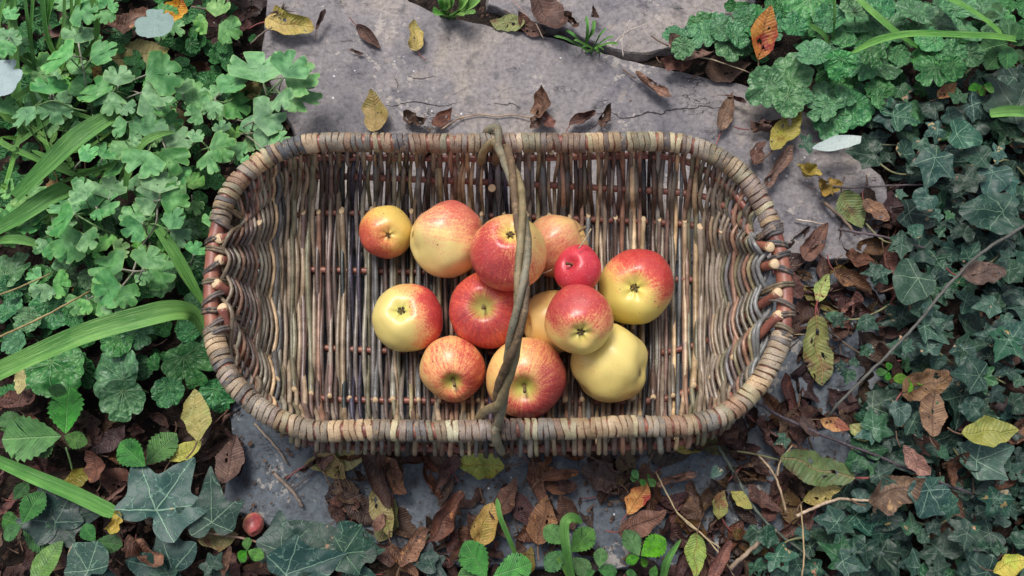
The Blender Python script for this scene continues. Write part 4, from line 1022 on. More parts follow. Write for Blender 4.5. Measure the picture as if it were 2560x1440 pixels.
sl(st8, [(2190, 710, 2150, 640), (2195, 710, 2250, 750), (2260, 700, 2320, 760), (2260, 700, 2270, 670), (2190, 712, 2130, 700)], 860, 960)
sl(st9, [(1550, 1330, 1560, 1265, (1.2, 1.4, .9, 1)), (1545, 1335, 1465, 1340, (1.2, 1.4, .9, 1)), (1555, 1340, 1545, 1400, (1.2, 1.4, .9, 1)), (1715, 1400, 1600, 1380, YT), (1725, 1400, 1820, 1410, YT), (1715, 1405, 1680, 1490, YT)], 1700, 480)
sd1 = thing('seedling', at(2455, 220, 0), 'tiny yellow-green four-leaved seedling beside a strap leaf near the ivy', 'plant')
for (a, b_) in ((2395, 640), (2160, 640)): pass
sl(sd1, [(2255, 640, 2160, 650, (1.7, 1.6, 1.1, 1)), (2260, 635, 2330, 640, (1.7, 1.6, 1.1, 1)), (2255, 650, 2240, 710, (1.7, 1.6, 1.1, 1)), (2265, 650, 2340, 680, (1.7, 1.6, 1.1, 1))], 1700, 0)
br = thing('bramble_sprig', at(2530, 110, 0), 'bluish bramble-like sprig with finely veined leaflets in the top right corner', 'plant')
sl(br, [(2430, 330, 2320, 480), (2440, 320, 2240, 360), (2450, 300, 2450, 120), (2460, 330, 2560, 300), (2430, 330, 2440, 500), (2460, 300, 2560, 180), (2380, 120, 2270, 110), (2470, 380, 2580, 420), (2400, 100, 2330, 20)], 1700, 0, (.05, .09), (.55, .62, .8, 1))
fe = thing('mugwort_sprig', at(250, 20, 0), 'feathery cut grey-green leaves at the top left edge', 'plant')
for q in [(560, 40, 420, 10), (560, 45, 680, 150), (700, 60, 600, 20), (780, 60, 720, -40), (800, 70, 760, 170), (800, 60, 880, 30), (690, 0, 480, 60), (40, 140, 120, 60), (60, 220, 10, 300), (90, 300, 170, 390), (60, 320, 10, 420)]:
    put('col', fe, q[0] / Z1, q[1] / Z1, q[2] / Z1, q[3] / Z1, U(.05, .1), None, None, (.9, .95, 1.0, 1), 1.1, idx=random.choice([0, 2]))

# ================================================================ IVY
IVT = [(1, 1, 1, 1), (.85, .95, 1.02, 1), (.6, .7, .75, 1), (1.15, 1.2, 1.15, 1), (.8, 1.05, .75, 1), (.55, .75, .6, 1), (1.0, 1.5, .7, 1)]
big = thing('ivy_vine', at(400, 1290, 0), 'ivy with the largest blue-green pale-veined leaves, below the basket at the left', 'ivy', 'ivy vines')
big2 = thing('ivy_vine', at(760, 1400, 0), 'ivy with overlapping dark leaves along the bottom edge, under the small twig', 'ivy', 'ivy vines')
def il(par, lst, xo, yo, zr=(.02, .05), k=1.25, idxs=None, kind='ivybig'):
    for n_, (a, b_, c, d) in enumerate(lst):
        put(kind, par, xo + a / Z1, yo + b_ / Z1, xo + c / Z1, yo + d / Z1, U(*zr), U(-10, 6), U(-8, 8), random.choice([(.62, .74, .82, 1), (.55, .68, .76, 1), (.7, .8, .85, 1)]), k, idx=(idxs[n_] if idxs else None))
il(big, [(1165, 940, 1400, 560), (1575, 1030, 1575, 715), (415, 1030, 310, 770), (655, 1390, 520, 1190), (420, 1030, 700, 960), (655, 1395, 830, 1440)], 0, 960, (.035, .06), 1.24, [0, 4, 0, 3, 4, 1])
il(big2, [(1290, 1395, 930, 1320), (1580, 1360, 1540, 1250), (2100, 1250, 2340, 1040), (2130, 1420, 2500, 1290), (2150, 1330, 2560, 1160), (1590, 1360, 1700, 1430), (1240, 1400, 1180, 1530), (1950, 1260, 2060, 1180), (2250, 1500, 2400, 1560)], 0, 960, (.02, .045))
il(big2, [(0, 1260, 250, 1240), (30, 1400, 240, 1440), (0, 1130, 200, 1170), (650, 1340, 520, 1320), (640, 1350, 760, 1280), (110, 1280, 60, 1080)], 860, 960, (.02, .04))
VN = [((2180, 270), 'ivy patch next to the avens, leaves with pale torn brown edges'), ((2420, 160), 'large smooth ivy leaves at the top right edge under the bramble sprig'),
      ((2250, 420), 'ivy with small holed leaves to the right of the white willow leaf'), ((2480, 420), 'ivy with a very large pale-veined leaf at the upper right edge'),
      ((2230, 580), 'small ivy leaves around the thin purple stem beyond the basket end'), ((2440, 660), 'ivy above the long grey diagonal stem at the right edge'),
      ((2150, 800), 'ivy sprigs on bare ground just beyond the right end of the basket'), ((2400, 900), 'broad ivy leaves below the long grey diagonal stem'),
      ((2230, 1060), 'ivy between the tan fallen leaf and the dark purple runner'), ((2460, 1180), 'dense glossy ivy above the lower right corner'),
      ((2050, 1200), 'sparse ivy by the pleated dark green fallen leaf'), ((2300, 1330), 'ivy in the lower right corner near the bright yellow leaf'),
      ((1980, 1370), 'ivy at the bottom edge around the pale broken stick'), ((1880, 1130), 'green ivy sprig in the litter in front of the right basket corner')]
VT = [thing('ivy_vine', at(p[0], p[1], 0), lab, 'ivy', 'ivy vines') for p, lab in VN]
EXP = [(1700, 0, [(1640, 660, 1690, 740), (1590, 860, 1570, 1000), (1590, 860, 1720, 780), (1900, 1170, 1860, 1350), (1900, 1170, 1740, 1200), (2480, 820, 2280, 720), (2490, 820, 2600, 600), (2250, 1180, 2100, 1150), (1800, 1050, 1820, 1140), (2440, 1330, 2500, 1440), (1440, 1150, 1260, 1130), (2060, 1000, 2240, 1040), (1920, 960, 1830, 1000),
                  (2130, 1320, 2200, 1440), (2350, 1130, 2440, 1170), (2330, 1280, 2290, 1440), (2180, 780, 2330, 860), (2460, 950, 2400, 1080), (1900, 820, 1800, 760), (2080, 740, 2060, 660), (960, 1060, 880, 1090), (2000, 850, 2100, 900)]),
       (1700, 480, [(2400, 150, 2130, 130), (2390, 150, 2400, 320), (1650, 390, 1560, 430), (1650, 395, 1650, 290), (1470, 600, 1540, 680), (1470, 600, 1380, 600), (1770, 640, 1640, 820), (1830, 870, 1860, 780), (1830, 870, 1900, 860), (1820, 880, 1800, 1000), (1390, 960, 1330, 1020), (1390, 950, 1470, 1010), (1160, 940, 1090, 920), (1180, 940, 1220, 1010),
                    (1390, 1170, 1450, 1190), (1385, 1170, 1340, 1210), (1210, 1300, 1150, 1280), (1250, 1340, 1240, 1420), (1290, 1280, 1300, 1230), (1660, 1150, 1720, 1100), (1620, 1160, 1560, 1200), (1850, 1180, 1840, 1060), (2110, 1170, 2080, 1300), (2110, 1170, 2240, 1140), (2330, 830, 2210, 850), (2330, 820, 2430, 840),
                    (2450, 1100, 2350, 1230), (2480, 1080, 2560, 980), (2230, 1370, 2040, 1350), (2240, 1370, 2360, 1430), (1950, 300, 1890, 290), (1740, 300, 1700, 250), (1740, 300, 1800, 250), (2150, 700, 2230, 700), (2450, 580, 2560, 660), (2110, 320, 2150, 230), (1620, 10, 1680, 30), (1960, 1010, 1900, 900), (2010, 160, 1980, 200), (1930, 160, 1870, 180),
                    (1850, 40, 1780, 130), (2450, 480, 2380, 430), (1820, 1000, 1960, 1100)]),
       (1700, 960, [(1630, 180, 1620, 300), (1630, 180, 1530, 140), (2210, 200, 2080, 180), (2210, 200, 2340, 240), (1440, 330, 1540, 230), (1430, 360, 1330, 390), (2210, 560, 2090, 440), (2210, 570, 2430, 480), (1860, 790, 1790, 990), (1860, 790, 2020, 840), (1860, 780, 1730, 740), (1480, 670, 1480, 570), (1480, 680, 1600, 740), (1480, 680, 1350, 700), (1320, 610, 1270, 500),
                    (1320, 610, 1280, 650), (1170, 1030, 1030, 1010), (1180, 1040, 1280, 1090), (1215, 1310, 1350, 1160), (1215, 1310, 1080, 1210), (1210, 1320, 1350, 1370), (2140, 1110, 2110, 1020), (2140, 1110, 2260, 1200), (2140, 1110, 2010, 1150), (2000, 900, 2100, 960), (1880, 1040, 1930, 1120), (1730, 1090, 1720, 980), (1800, 1120, 1860, 1180),
                    (2330, 60, 2420, 130), (2480, 150, 2560, 80), (2360, 850, 2300, 980), (1730, 280, 1800, 400), (580, 1100, 560, 1250), (640, 1120, 740, 1180), (780, 400, 720, 440), (560, 1350, 600, 1440), (1940, 500, 2000, 550), (1380, 1200, 1400, 1340), (2460, 650, 2540, 600), (720, 1280, 800, 1400), (280, 640, 240, 690), (1900, 130, 1960, 200)])]
placed = []
def nearest_vine(x, y): return min(range(len(VN)), key=lambda i: (VN[i][0][0] - x) ** 2 + (VN[i][0][1] - y) ** 2)
for xo, yo, lst in EXP:
    for (a, b_, c, d) in lst:
        X, Y = xo + a / Z1, yo + b_ / Z1
        ln = sqrt((c - a) ** 2 + (d - b_) ** 2)
        k = 1.3
        put('ivy', VT[nearest_vine(X, Y)], X, Y, xo + c / Z1, yo + d / Z1, U(.035, .06), U(-10, 6), U(-10, 10), random.choice(IVT), k)
        placed.append((xo + (a + c) / 2 / Z1, yo + (b_ + d) / 2 / Z1))
def inpoly(x, y, P):
    r = False; j = len(P) - 1
    for i in range(len(P)):
        if (P[i][1] > y) != (P[j][1] > y) and x < (P[j][0] - P[i][0]) * (y - P[i][1]) / (P[j][1] - P[i][1]) + P[i][0]: r = not r
        j = i
    return r
IVP = [(2230, 230), (2400, 180), (2560, 170), (2950, 100), (3000, 1750), (1900, 1750), (1940, 1380), (2060, 1290), (2150, 1150), (2160, 1020), (2250, 920), (2230, 780), (2300, 680), (2250, 560), (2300, 470), (2200, 370), (2150, 270)]
cnt = 0
for _ in range(6000):
    x, y = U(1850, 2950), U(100, 1650)
    if not inpoly(x, y, IVP): continue
    if any((x - a) ** 2 + (y - b_) ** 2 < 34 ** 2 for a, b_ in placed): continue
    placed.append((x, y)); cnt += 1
    a = U(0, 2 * pi); l = 22 + 52 * rnd() ** 1.6
    layer = rnd()
    z = U(.004, .032)
    g = .9 if layer > .4 else .7
    cc = random.choice(IVT)
    put('ivy', VT[nearest_vine(x, y)], x, y, x + cos(a) * l, y + sin(a) * l, z, U(-34, 24), U(-34, 34), tuple(q * g for q in cc[:3]) + (1,), 1.25)
# ivy runners
for i, (p, _) in enumerate(VN):
    x, y = p
    stalk(VT[i], [(x - U(60, 110), y + U(-60, 60), .004), (x - 20, y + U(-30, 30), .02), (x + 40, y + U(-30, 30), .015), (x + U(80, 130), y + U(-60, 60), .006)], .0012, M_TWIG, 'runner')

# ================================================================ STRAP LEAVES AND GRASS
def strap(pts, w, label, cat='leaf', name='strap_leaf', color=W4, group=None, fold=.22, taper0=.8, tip=.12):
    C = catmull([at(*p) for p in pts], 8); n = len(C); ww = w * mpp(*pts[len(pts) // 2]) / 2
    v, f, uv = [], [], []
    acc = 0
    for i, p in enumerate(C):
        t = (C[min(i + 1, n - 1)] - C[max(i - 1, 0)]).normalized()
        s_ = t.cross(Vector((0, 0, 1)))
        s_ = s_.normalized() if s_.length > .05 else Vector((1, 0, 0))
        up = s_.cross(t)
        u = i / (n - 1); W_ = ww * (taper0 + (1 - taper0) * min(1, u * 3)) * min(1, ((1 - u) / tip) ** .6 + .05)
        if i: acc += (p - C[i - 1]).length
        tw = .25 * sin(u * 3 + w); s2 = s_ * cos(tw) + up * sin(tw)
        for k in (-1, -.55, 0, .55, 1):
            v.append(p + s2 * (k * W_) + up * (abs(k) * fold * W_ * 2 - (.25 * W_ * (1 - abs(k))))); uv.append((k * .5, acc * 30))
        if i:
            for q in range(4): f.append(((i - 1) * 5 + q, (i - 1) * 5 + q + 1, i * 5 + q + 1, i * 5 + q))
    o = obj(name, mesh(name, v, f, uv=uv, mats=[M_STRAP]), None, color)
    return tag(o, label, cat, group)
G1_ = 'long strap leaves'
strap([(-40, 950, .09), (100, 885, .105), (220, 835, .11), (350, 797, .105), (440, 778, .09), (490, 792, .07), (515, 850, .04)], 58, 'broad arching strap leaf reaching across to the left end of the basket', group=G1_, taper0=1, tip=.45)
strap([(40, 500, .06), (110, 430, .075), (190, 355, .08), (270, 300, .07), (330, 270, .06)], 58, 'wide dark strap leaf rising diagonally through the columbine', group=G1_, color=(.7, .85, .75, 1), tip=.5)
strap([(-30, 590, .05), (50, 545, .06), (120, 500, .06), (180, 470, .05)], 46, 'strap leaf crossing low beneath the wide diagonal one', group=G1_, color=(.7, .85, .75, 1))
strap([(315, 500, .05), (325, 420, .085), (360, 360, .10), (400, 338, .10), (437, 331, .09)], 26, 'narrow curved strap leaf hooking over beside the columbine sprigs', group=G1_, tip=.5)
strap([(395, 570, .085), (430, 620, .08), (470, 690, .07), (518, 775, .05)], 30, 'straight strap leaf running down to the left rim of the basket', group=G1_, color=(1.05, 1.1, .95, 1), tip=.4)
strap([(-30, 1140, .05), (80, 1188, .055), (180, 1230, .055), (300, 1288, .045)], 36, 'long thick strap leaf ending behind the largest ivy leaf', group=G1_, color=(.75, .95, .8, 1), tip=.06)
strap([(-30, 604, .05), (50, 600, .06), (115, 618, .05)], 26, 'short bright strap leaf poking in at the left edge', group=G1_, tip=.5)
strap([(60, 330, .02), (30, 0, .09), (0, -60, .1)][::-1] + [(160, 230, .02)], 24, 'pale grass-like strap leaf slanting down from the top left corner', group=G1_)
strap([(2540, 100, .10), (2480, 92, .105), (2380, 88, .11), (2280, 86, .11), (2200, 100, .105), (2125, 134, .09)], 22, 'bright strap leaf bending left over the avens', group=G1_, color=(1.15, 1.25, 1.0, 1), tip=.2)
strap([(2330, -20, .09), (2400, 12, .10), (2460, 50, .105), (2508, 92, .10)], 18, 'strap leaf curving down from the top edge to meet the bent one', group=G1_, color=(1.15, 1.25, 1.0, 1), tip=.1)
strap([(2130, -15, .08), (2190, 40, .085), (2250, 90, .08), (2315, 134, .05)], 17, 'straight strap leaf slanting under the bent one at the top', group=G1_, color=(1.1, 1.2, 1.0, 1))
strap([(2475, 286, .06), (2520, 280, .065), (2600, 284, .06)], 28, 'strap leaf end emerging from ivy at the right edge', group=G1_)
strap([(1296, 1402, .03), (1270, 1340, .05), (1250, 1290, .06), (1242, 1245, .06)], 13, 'thin upright grass blade in brown leaf litter at the bottom', 'grass blade', 'narrow_grass')
strap([(1432, 1460, .03), (1418, 1390, .06), (1410, 1320, .075), (1420, 1296, .077), (1440, 1296, .07), (1456, 1308, .06)], 24, 'wide grass blade bent over at its tip, bottom edge', 'grass blade', 'narrow_grass', tip=.3)
strap([(1655, 1450, .03), (1668, 1400, .05), (1702, 1348, .05)], 22, 'short pointed grass blade at the bottom edge', 'grass blade', 'narrow_grass', tip=.6)
strap([(1425, 1450, .03), (1410, 1420, .04), (1393, 1392, .05)], 11, 'yellowish snapped grass stub at the bottom edge', 'grass blade', 'narrow_grass', color=(1.7, 1.4, 1.2, 1), tip=.05)
strap([(2080, 100, .05), (2085, 50, .08), (2085, -20, .1)], 9, 'upright grass blade crossing the avens at the top edge', 'grass blade', 'narrow_grass')
strap([(2075, 140, .04), (2060, 90, .06), (2020, 60, .07)], 12, 'slanting grass blade in the avens near the top edge', 'grass blade', 'narrow_grass')
# tuft between slabs and at the top left
def tuft(name, lab, lst):
    t_ = thing(name, at(*lst[0][0][0][:2], 0), lab, 'grass tuft', 'grass tufts')
    for pts, w in lst:
        o = strap(pts, w, 'x', name='blade', color=(U(.8, 1.15), U(.9, 1.15), U(.7, 1), 1)); 
        del o['label'], o['category']
        o.parent = t_; o.matrix_parent_inverse = Matrix.Translation(-t_.location)
tuft('grass_tuft', 'small grass tuft in the joint between the two upper slabs', [([(1475 + U(-35, 50), 125 + U(-5, 20), -.01), (1475 + dx * .6, 105 + dy * .5, .03), (1475 + dx, 100 + dy, .03)], U(5, 9)) for dx, dy in [(-90, -10), (-60, -25), (-10, -60), (10, -50), (40, -30), (-40, 0), (70, 10), (20, 30), (60, -10), (-20, 20), (35, 25)]])
tuft('grass_tuft', 'tall pale grass at the top left edge behind the columbine', [([(90 + U(-30, 150), 230 + U(-40, 60), .0), (x + U(-20, 20), 100, .06), (x, -30, .10)], U(8, 20)) for x in (20, 60, 85, 105, 120, 140, 165, 180, 40, 200, 230)])
tuft('grass_tuft', 'broad green leaves and grass at the top edge left of the slab joint', [([(1130 + U(-30, 30), 50, -.01), (1130 + dx * .6, 30 + dy * .4, .03), (1130 + dx, 20 + dy, .04)], U(12, 24)) for dx, dy in [(-40, -50), (0, -60), (40, -40), (60, 10), (-50, 10), (30, 20), (70, -30), (-20, -40)]])
tuft('grass_tuft', 'low grass under the columbine beside the left edge', [([(U(0, 380), U(200, 480), .0), (U(0, 380), U(200, 480), .04), (U(0, 400), U(180, 480), .05)], U(7, 16)) for _ in range(16)])

# ================================================================ TWIGS
def twig(pts, r, lab, col=(110, 100, 90), mat=None, name='twig', cat='twig'):
    P = catmull([at(*p) for p in pts], 6)
    P = [p + Vector((U(-1, 1), U(-1, 1), U(-.5, .5))) * r * .35 for p in P]
    n = len(P)
    return tag(tube(name, P, [r * (1.1 - .3 * i / n) * (1.15 if i % 9 == 0 else 1) for i in range(n)], mat or M_TWIG, None, S(*col), seg=8), lab, cat)
twig([(2600, 540, .06), (2540, 578, .065), (2450, 635, .07), (2370, 715, .07), (2300, 800, .07), (2240, 865, .065), (2160, 945, .06), (2095, 1010, .05), (2060, 1055, .02)], .0018, 'long grey stem slanting across the ivy at the right', (88, 88, 82))
twig([(1885, 1002, .02), (1960, 1045, .025), (2060, 1090, .03), (2180, 1135, .035), (2300, 1185, .04), (2432, 1236, .03)], .0019, 'dark purple runner from the front right basket corner into the ivy', (72, 62, 70))
twig([(2095, 573, .02), (2150, 582, .03), (2220, 595, .035), (2310, 620, .03)], .0017, 'thin purple stem right of the basket, above a curled brown leaf', (92, 78, 84))
twig([(2062, 462, .01), (2120, 470, .02), (2220, 464, .025), (2325, 461, .02)], .0014, 'thin dark stem below the pale willow leaf', (88, 76, 78))
twig([(2030, 361, .012), (2090, 352, .02), (2160, 360, .02), (2240, 363, .02)], .0013, 'thin olive stem lying across the pale willow leaf', (100, 104, 80))
twig([(2060, 505, .01), (2110, 550, .015), (2140, 588, .015)], .0020, 'short brown stick on the slab beside the ivy', (116, 96, 80))
twig([(1100, 325, .008), (1140, 300, .006), (1165, 292, .004), (1207, 286, .004), (1240, 291, .004), (1280, 287, .004), (1320, 293, .006), (1350, 292, .006)], .0010, 'wavy pale stalk lying on the slab behind the handle', (172, 146, 120))
twig([(1160, 299, .004), (1130, 276, .008)], .0006, 'hair-thin side stalk on the slab behind the basket', (172, 146, 120))
twig([(636, 1058, .004), (665, 1090, .004), (700, 1130, .003), (717, 1160, .002)], .0013, 'slim dry stick on the bluish slab under the basket corner', (150, 132, 114))
twig([(686, 1184, .004), (715, 1212, .005), (740, 1240, .004), (757, 1268, .003)], .0022, 'thick broken dry stick on the bluish slab left of the litter', (138, 122, 110))
twig([(730, 1225, .003), (755, 1205, .004), (785, 1180, .003)], .0009, 'fine dark twig touching the thick broken stick', (86, 74, 70))
twig([(1825, 1420, .03), (1865, 1385, .035), (1905, 1350, .035), (1940, 1325, .03)], .0024, 'pale broken stick pointing up from the bottom edge', (156, 134, 112))
twig([(1990, 1290, .03), (2040, 1268, .035), (2095, 1248, .035), (2140, 1250, .03), (2180, 1252, .03)], .0017, 'pale bent stick beside the tan leaf at lower right', (196, 172, 146))
twig([(1965, 1278, .03), (1955, 1240, .035), (1940, 1195, .04), (1920, 1165, .04), (1897, 1140, .03)], .0013, 'pale forked dry stalk at the lower right, left of the pleated leaf', (182, 156, 124))
twig([(1943, 1190, .04), (1950, 1155, .045), (1980, 1114, .045)], .0011, 'upper fork of the pale dry stalk at lower right', (182, 156, 124))
twig([(1782, 1086, .006), (1810, 1140, .01), (1840, 1190, .012), (1875, 1255, .014), (1930, 1320, .014), (2000, 1375, .014), (2080, 1450, .01)], .0019, 'grey-green stem running down from the basket through the litter', (92, 102, 90))
twig([(2005, 1440, .04), (2010, 1380, .045), (2005, 1300, .045), (2002, 1262, .04)], .0009, 'thin upright straw at the bottom right', (176, 150, 112))
twig([(1640, 1180, .02), (1665, 1230, .025), (1700, 1290, .025), (1760, 1340, .02), (1800, 1370, .02)], .0008, 'hair-thin curving straw over the brown litter at the bottom', (190, 170, 130))
twig([(1690, 1280, .02), (1760, 1340, .025), (1810, 1400, .025), (1835, 1440, .02)], .0008, 'thin dry straw slanting to the bottom edge', (196, 174, 136))
twig([(-20, 850, .07), (60, 815, .085), (140, 775, .085), (225, 728, .06)], .0013, 'long tan stalk above the broad strap leaf at the left edge', (160, 140, 92))
twig([(-20, 745, .05), (50, 718, .055), (128, 684, .05)], .0012, 'short tan stalk at the left edge below the columbine', (150, 134, 86))
twig([(480, 18, .03), (520, 22, .04), (556, 18, .04), (572, 0, .04)], .0014, 'dried fuzzy stalk at the top edge beside the slab', (110, 98, 88))
twig([(540, 22, .04), (565, 60, .03), (600, 108, .01)], .0013, 'dried stalk leading down to the slab edge at the top', (104, 90, 84))
twig([(700, 60, .01), (660, 80, .02), (625, 110, .02)], .0010, 'thin bare stem under the dried seed head', (120, 104, 90))
twig([(510, 1330, .03), (600, 1345, .03), (700, 1372, .03)], .0014, 'reddish twig under the large ivy leaves', (132, 104, 88))
twig([(2200, 730, .01), (2262, 720, .02), (2275, 790, .015), (2250, 820, .01)], .0012, 'pale reddish twig upright beside the grey diagonal stem', (150, 118, 92))
twig([(2040, 760, .004), (2050, 800, .006), (2100, 850, .01), (2180, 900, .01), (2250, 930, .006)], .0016, 'dark stem beyond the right basket end running to the ivy', (96, 84, 72))
twig([(1975, 836, .004), (2010, 836, .004)], .0008, 'short pale straw touching the right end of the basket', (186, 160, 120))
twig([(1990, 549, .006), (2030, 555, .008), (2065, 562, .01)], .0011, 'white-ended straw on the slab beyond the basket', (206, 190, 170))
twig([(1275, -10, .0), (1295, 15, .0), (1322, 45, .002)], .0007, 'pale thread-like stalk on the far slab', (180, 150, 140))
twig([(1400, -10, .0), (1392, 30, .01), (1385, 40, .01)], .0007, 'pale thin stalk beside the large brown leaf on the far slab', (200, 170, 150))
twig([(1530, 112, .01), (1560, 85, .012), (1585, 72, .012), (1612, 62, .01)], .0009, 'branched white straw near the grass tuft', (190, 176, 166))
twig([(1558, 142, .004), (1556, 100, .012), (1575, 50, .014)], .0008, 'upright white straw near the grass tuft', (190, 176, 166))
twig([(1340, 58, .02), (1355, 90, .015), (1360, 95, .01)], .0006, 'short straw crossing the brown leaf in the slab joint', (206, 180, 160))
twig([(1735, 140, .03), (1790, 152, .03), (1875, 182, .02)], .0009, 'straight pale straw at the corner of the slab by the avens', (180, 160, 130))

# ================================================================ FALLEN LEAVES (each one)
FG = 'single fallen leaves on slabs and ivy'
def fl(cx, cy, ln, ang, kind, lab, z=.012, col=(1, 1, 1), idx=None, pitch=None, roll=None, name='fallen_leaf', cat='fallen leaf'):
    dx, dy = cos(radians(ang)) * ln / 2, -sin(radians(ang)) * ln / 2
    o = put(kind, None, cx - dx, cy - dy, cx + dx, cy + dy, z, U(-8, 8) if pitch is None else pitch, U(-12, 12) if roll is None else roll, tuple(col) + (1,), 1.0, idx=idx, name=name)
    return tag(o, lab, cat, FG)
fl(937, 283, 108, 96, 'yellow', 'oval yellow-brown leaf on the slab touching the back rim', .010, (.95, .86, .75))
fl(1040, 92, 72, 95, 'yellowfold', 'small cupped yellow leaf with brown tip alone on the slab', .006, (1, .85, .6))
fl(922, 92, 78, -42, 'roll', 'rolled brown leaf upper left on the slab', .006, (.9, .8, .75))
fl(893, 132, 34, -20, 'roll', 'tiny rolled brown leaf below the other rolled one', .004, (.9, .8, .75))
fl(730, 68, 130, -14, 'yellowfold', 'ragged pale yellow leaf beneath the dried seed head', .010, (1.05, 1.05, 1.0))
fl(803, 52, 56, 62, 'roll', 'narrow dark brown leaf standing beside the ragged yellow one', .012, (.6, .5, .45))
fl(1038, 305, 68, 150, 'crump', 'crumpled brown leaf on the slab behind the rim, left of the wavy stalk', .008, (.8, .7, .62))
fl(1105, 298, 66, 40, 'brown', 'reddish cupped leaf under the end of the wavy stalk', .008, (1.0, .68, .66), pitch=0)
fl(1352, 265, 78, 86, 'brown', 'tall thin brown leaf on the slab behind the handle', .012, (.85, .68, .55))
fl(1368, 300, 66, 110, 'brown', 'pleated red-brown leaf against the back rim', .012, (1.0, .74, .66))
fl(1340, 312, 50, 250, 'crump', 'dark crumpled leaf pressed on the back rim', .010, (.7, .5, .42))
fl(1455, 298, 76, 28, 'roll', 'holed rolled brown leaf behind the rim, right of the pleated one', .010, (.95, .78, .7))
fl(1512, 300, 62, 62, 'crump', 'dark twisted leaf with upright stalk behind the rim', .008, (.6, .5, .5))
fl(1630, 226, 112, -36, 'roll', 'slim tan-brown rolled leaf alone on the slab near the crack', .006, (1.15, 1.0, .85))
fl(1815, 285, 96, 74, 'roll', 'rolled brown leaf standing by the slab corner', .008, (.85, .72, .66))
fl(1840, 248, 56, -20, 'roll', 'short rolled brown leaf bent over the standing one', .012, (.85, .72, .66))
fl(1912, 320, 86, 6, 'crump', 'purplish brown crumpled leaf between avens and rim', .008, (.8, .68, .66))
fl(1965, 328, 130, 55, 'yellowfold', 'large folded yellow-green leaf with brown edge by the avens', .022, (.78, .92, .74))
fl(1890, 388, 64, 62, 'brown', 'dark brown leaf at the stalk end of the folded yellow-green leaf', .010, (.75, .6, .56))
fl(1940, 425, 118, 55, 'roll', 'twisted brown leaf on the slab outside the right rear rim', .010, (.85, .68, .6))
fl(2020, 428, 66, 150, 'ycrump', 'crumpled cream-yellow leaf on a thin purple stem', .02, (1, .95, .9))
fl(2068, 468, 70, 10, 'ycrump', 'ragged tan-yellow leaf below the crumpled cream one', .015, (1.0, .9, .85))
fl(2097, 358, 142, 12, 'willow', 'slender pale silvery willow leaf on the slab', .04, (1, 1, 1), pitch=0, roll=0)
fl(1905, 95, 120, 80, 'orange', 'big orange leaf with purple blotches standing in the avens', .05, (1, .95, .9), pitch=20)
fl(1722, 138, 120, -24, 'brown', 'long brown leaf in the joint beside the avens', .022, (.95, .75, .65))
fl(1815, 172, 120, 10, 'brownflat', 'dark brown leaf behind the slab corner', .006, (.55, .47, .46))
fl(1690, 165, 80, -10, 'brown', 'brown leaf end resting on the slab edge', .016, (1, .8, .7))
fl(1370, 48, 140, -52, 'brown', 'large pleated chocolate leaf on the far slab', .010, (.75, .52, .46))
fl(1325, 68, 84, -35, 'brown', 'brown leaf beneath the large pleated one in the joint', .006, (.72, .54, .48))
fl(1428, 55, 50, -50, 'crump', 'small curled brown scrap at the tip of the large pleated leaf', .006, (.75, .55, .5))
fl(1485, 38, 34, 110, 'crump', 'tiny shrivelled dark leaf alone on the far slab', .004, (.6, .45, .42))
fl(1270, 58, 90, 175, 'mixg', 'pale green and brown leaf in the joint of the upper slabs', .006, (1.1, 1.3, 1.1))
fl(2050, 875, 180, -82, 'mixg', 'long greenish brown pleated leaf beyond the right basket end', .014, (.85, .85, .75))
fl(2328, 1035, 118, 85, 'brownflat', 'broad tan cupped leaf lying on the ivy', .07, (1.55, 1.35, 1.15))
fl(2285, 1152, 104, -45, 'brownflat', 'tan leaf with small holes above the dark runner', .06, (1.45, 1.2, 1.0))
fl(2468, 1082, 136, 4, 'byel', 'bright yellow and dark green leaf on the ivy near the edge', .065, (.75, .82, .5))
fl(2035, 1168, 200, 165, 'mixg', 'long dark green pleated leaf with red stalk', .045, (.42, .62, .45), idx=0)
fl(2052, 1236, 98, 20, 'yellow', 'dull yellow-tan leaf under the pleated green one', .03, (.88, .86, .85))
fl(2315, 962, 140, 18, 'brownflat', 'pleated light brown leaf beside the yellow seedling', .05, (1.3, 1.1, .85))
fl(2150, 1002 + 80, 70, -35, 'mixg', 'cream-edged green leaf half beneath a brown one', .03, (1.3, 1.4, 1.2))
fl(2085, 1062, 80, -20, 'orange', 'leaf with a flame-orange patch among the litter by the runner', .035, (1.1, .75, .6))
fl(2022, 1068, 74, -50, 'brownflat', 'dark brown leaf against the purple runner', .03, (.6, .5, .46))
fl(2365, 228, 64, 40, 'orange', 'orange and yellow leaf in the ivy near the top right', .04, (1.15, 1.05, .8))
fl(2458, 682, 124, 10, 'brownflat', 'dark purple-brown holed leaf near the grey diagonal stem', .06, (.62, .5, .5))
fl(2035, 612, 112, 60, 'roll', 'folded brown leaf between the basket end and the ivy', .012, (.9, .7, .6))
fl(2130, 705, 118, -32, 'roll', 'rolled brown leaf lying open beyond the basket end', .012, (1.0, .78, .65))
fl(2142, 645, 78, -10, 'brown', 'curved brown leaf above the rolled one', .015, (.95, .75, .62))
fl(2222, 662, 88, -70, 'brown', 'brown leaf upright against the small ivy leaves', .02, (1.0, .78, .68))
fl(2055, 722, 78, 70, 'mixg', 'mint green and brown blotched leaf beyond the basket end', .014, (1.2, 1.5, 1.25))
fl(1985, 715, 80, -70, 'brownflat', 'purplish leaf tucked under the right rim', .008, (.62, .48, .5))
fl(1980, 655, 84, 20, 'brownflat', 'dark purple leaf touching the right rim top', .008, (.55, .45, .48))
fl(2130, 525, 110, -58, 'mixg', 'smooth olive green leaf on the slab by the ivy', .014, (.7, .85, .7))
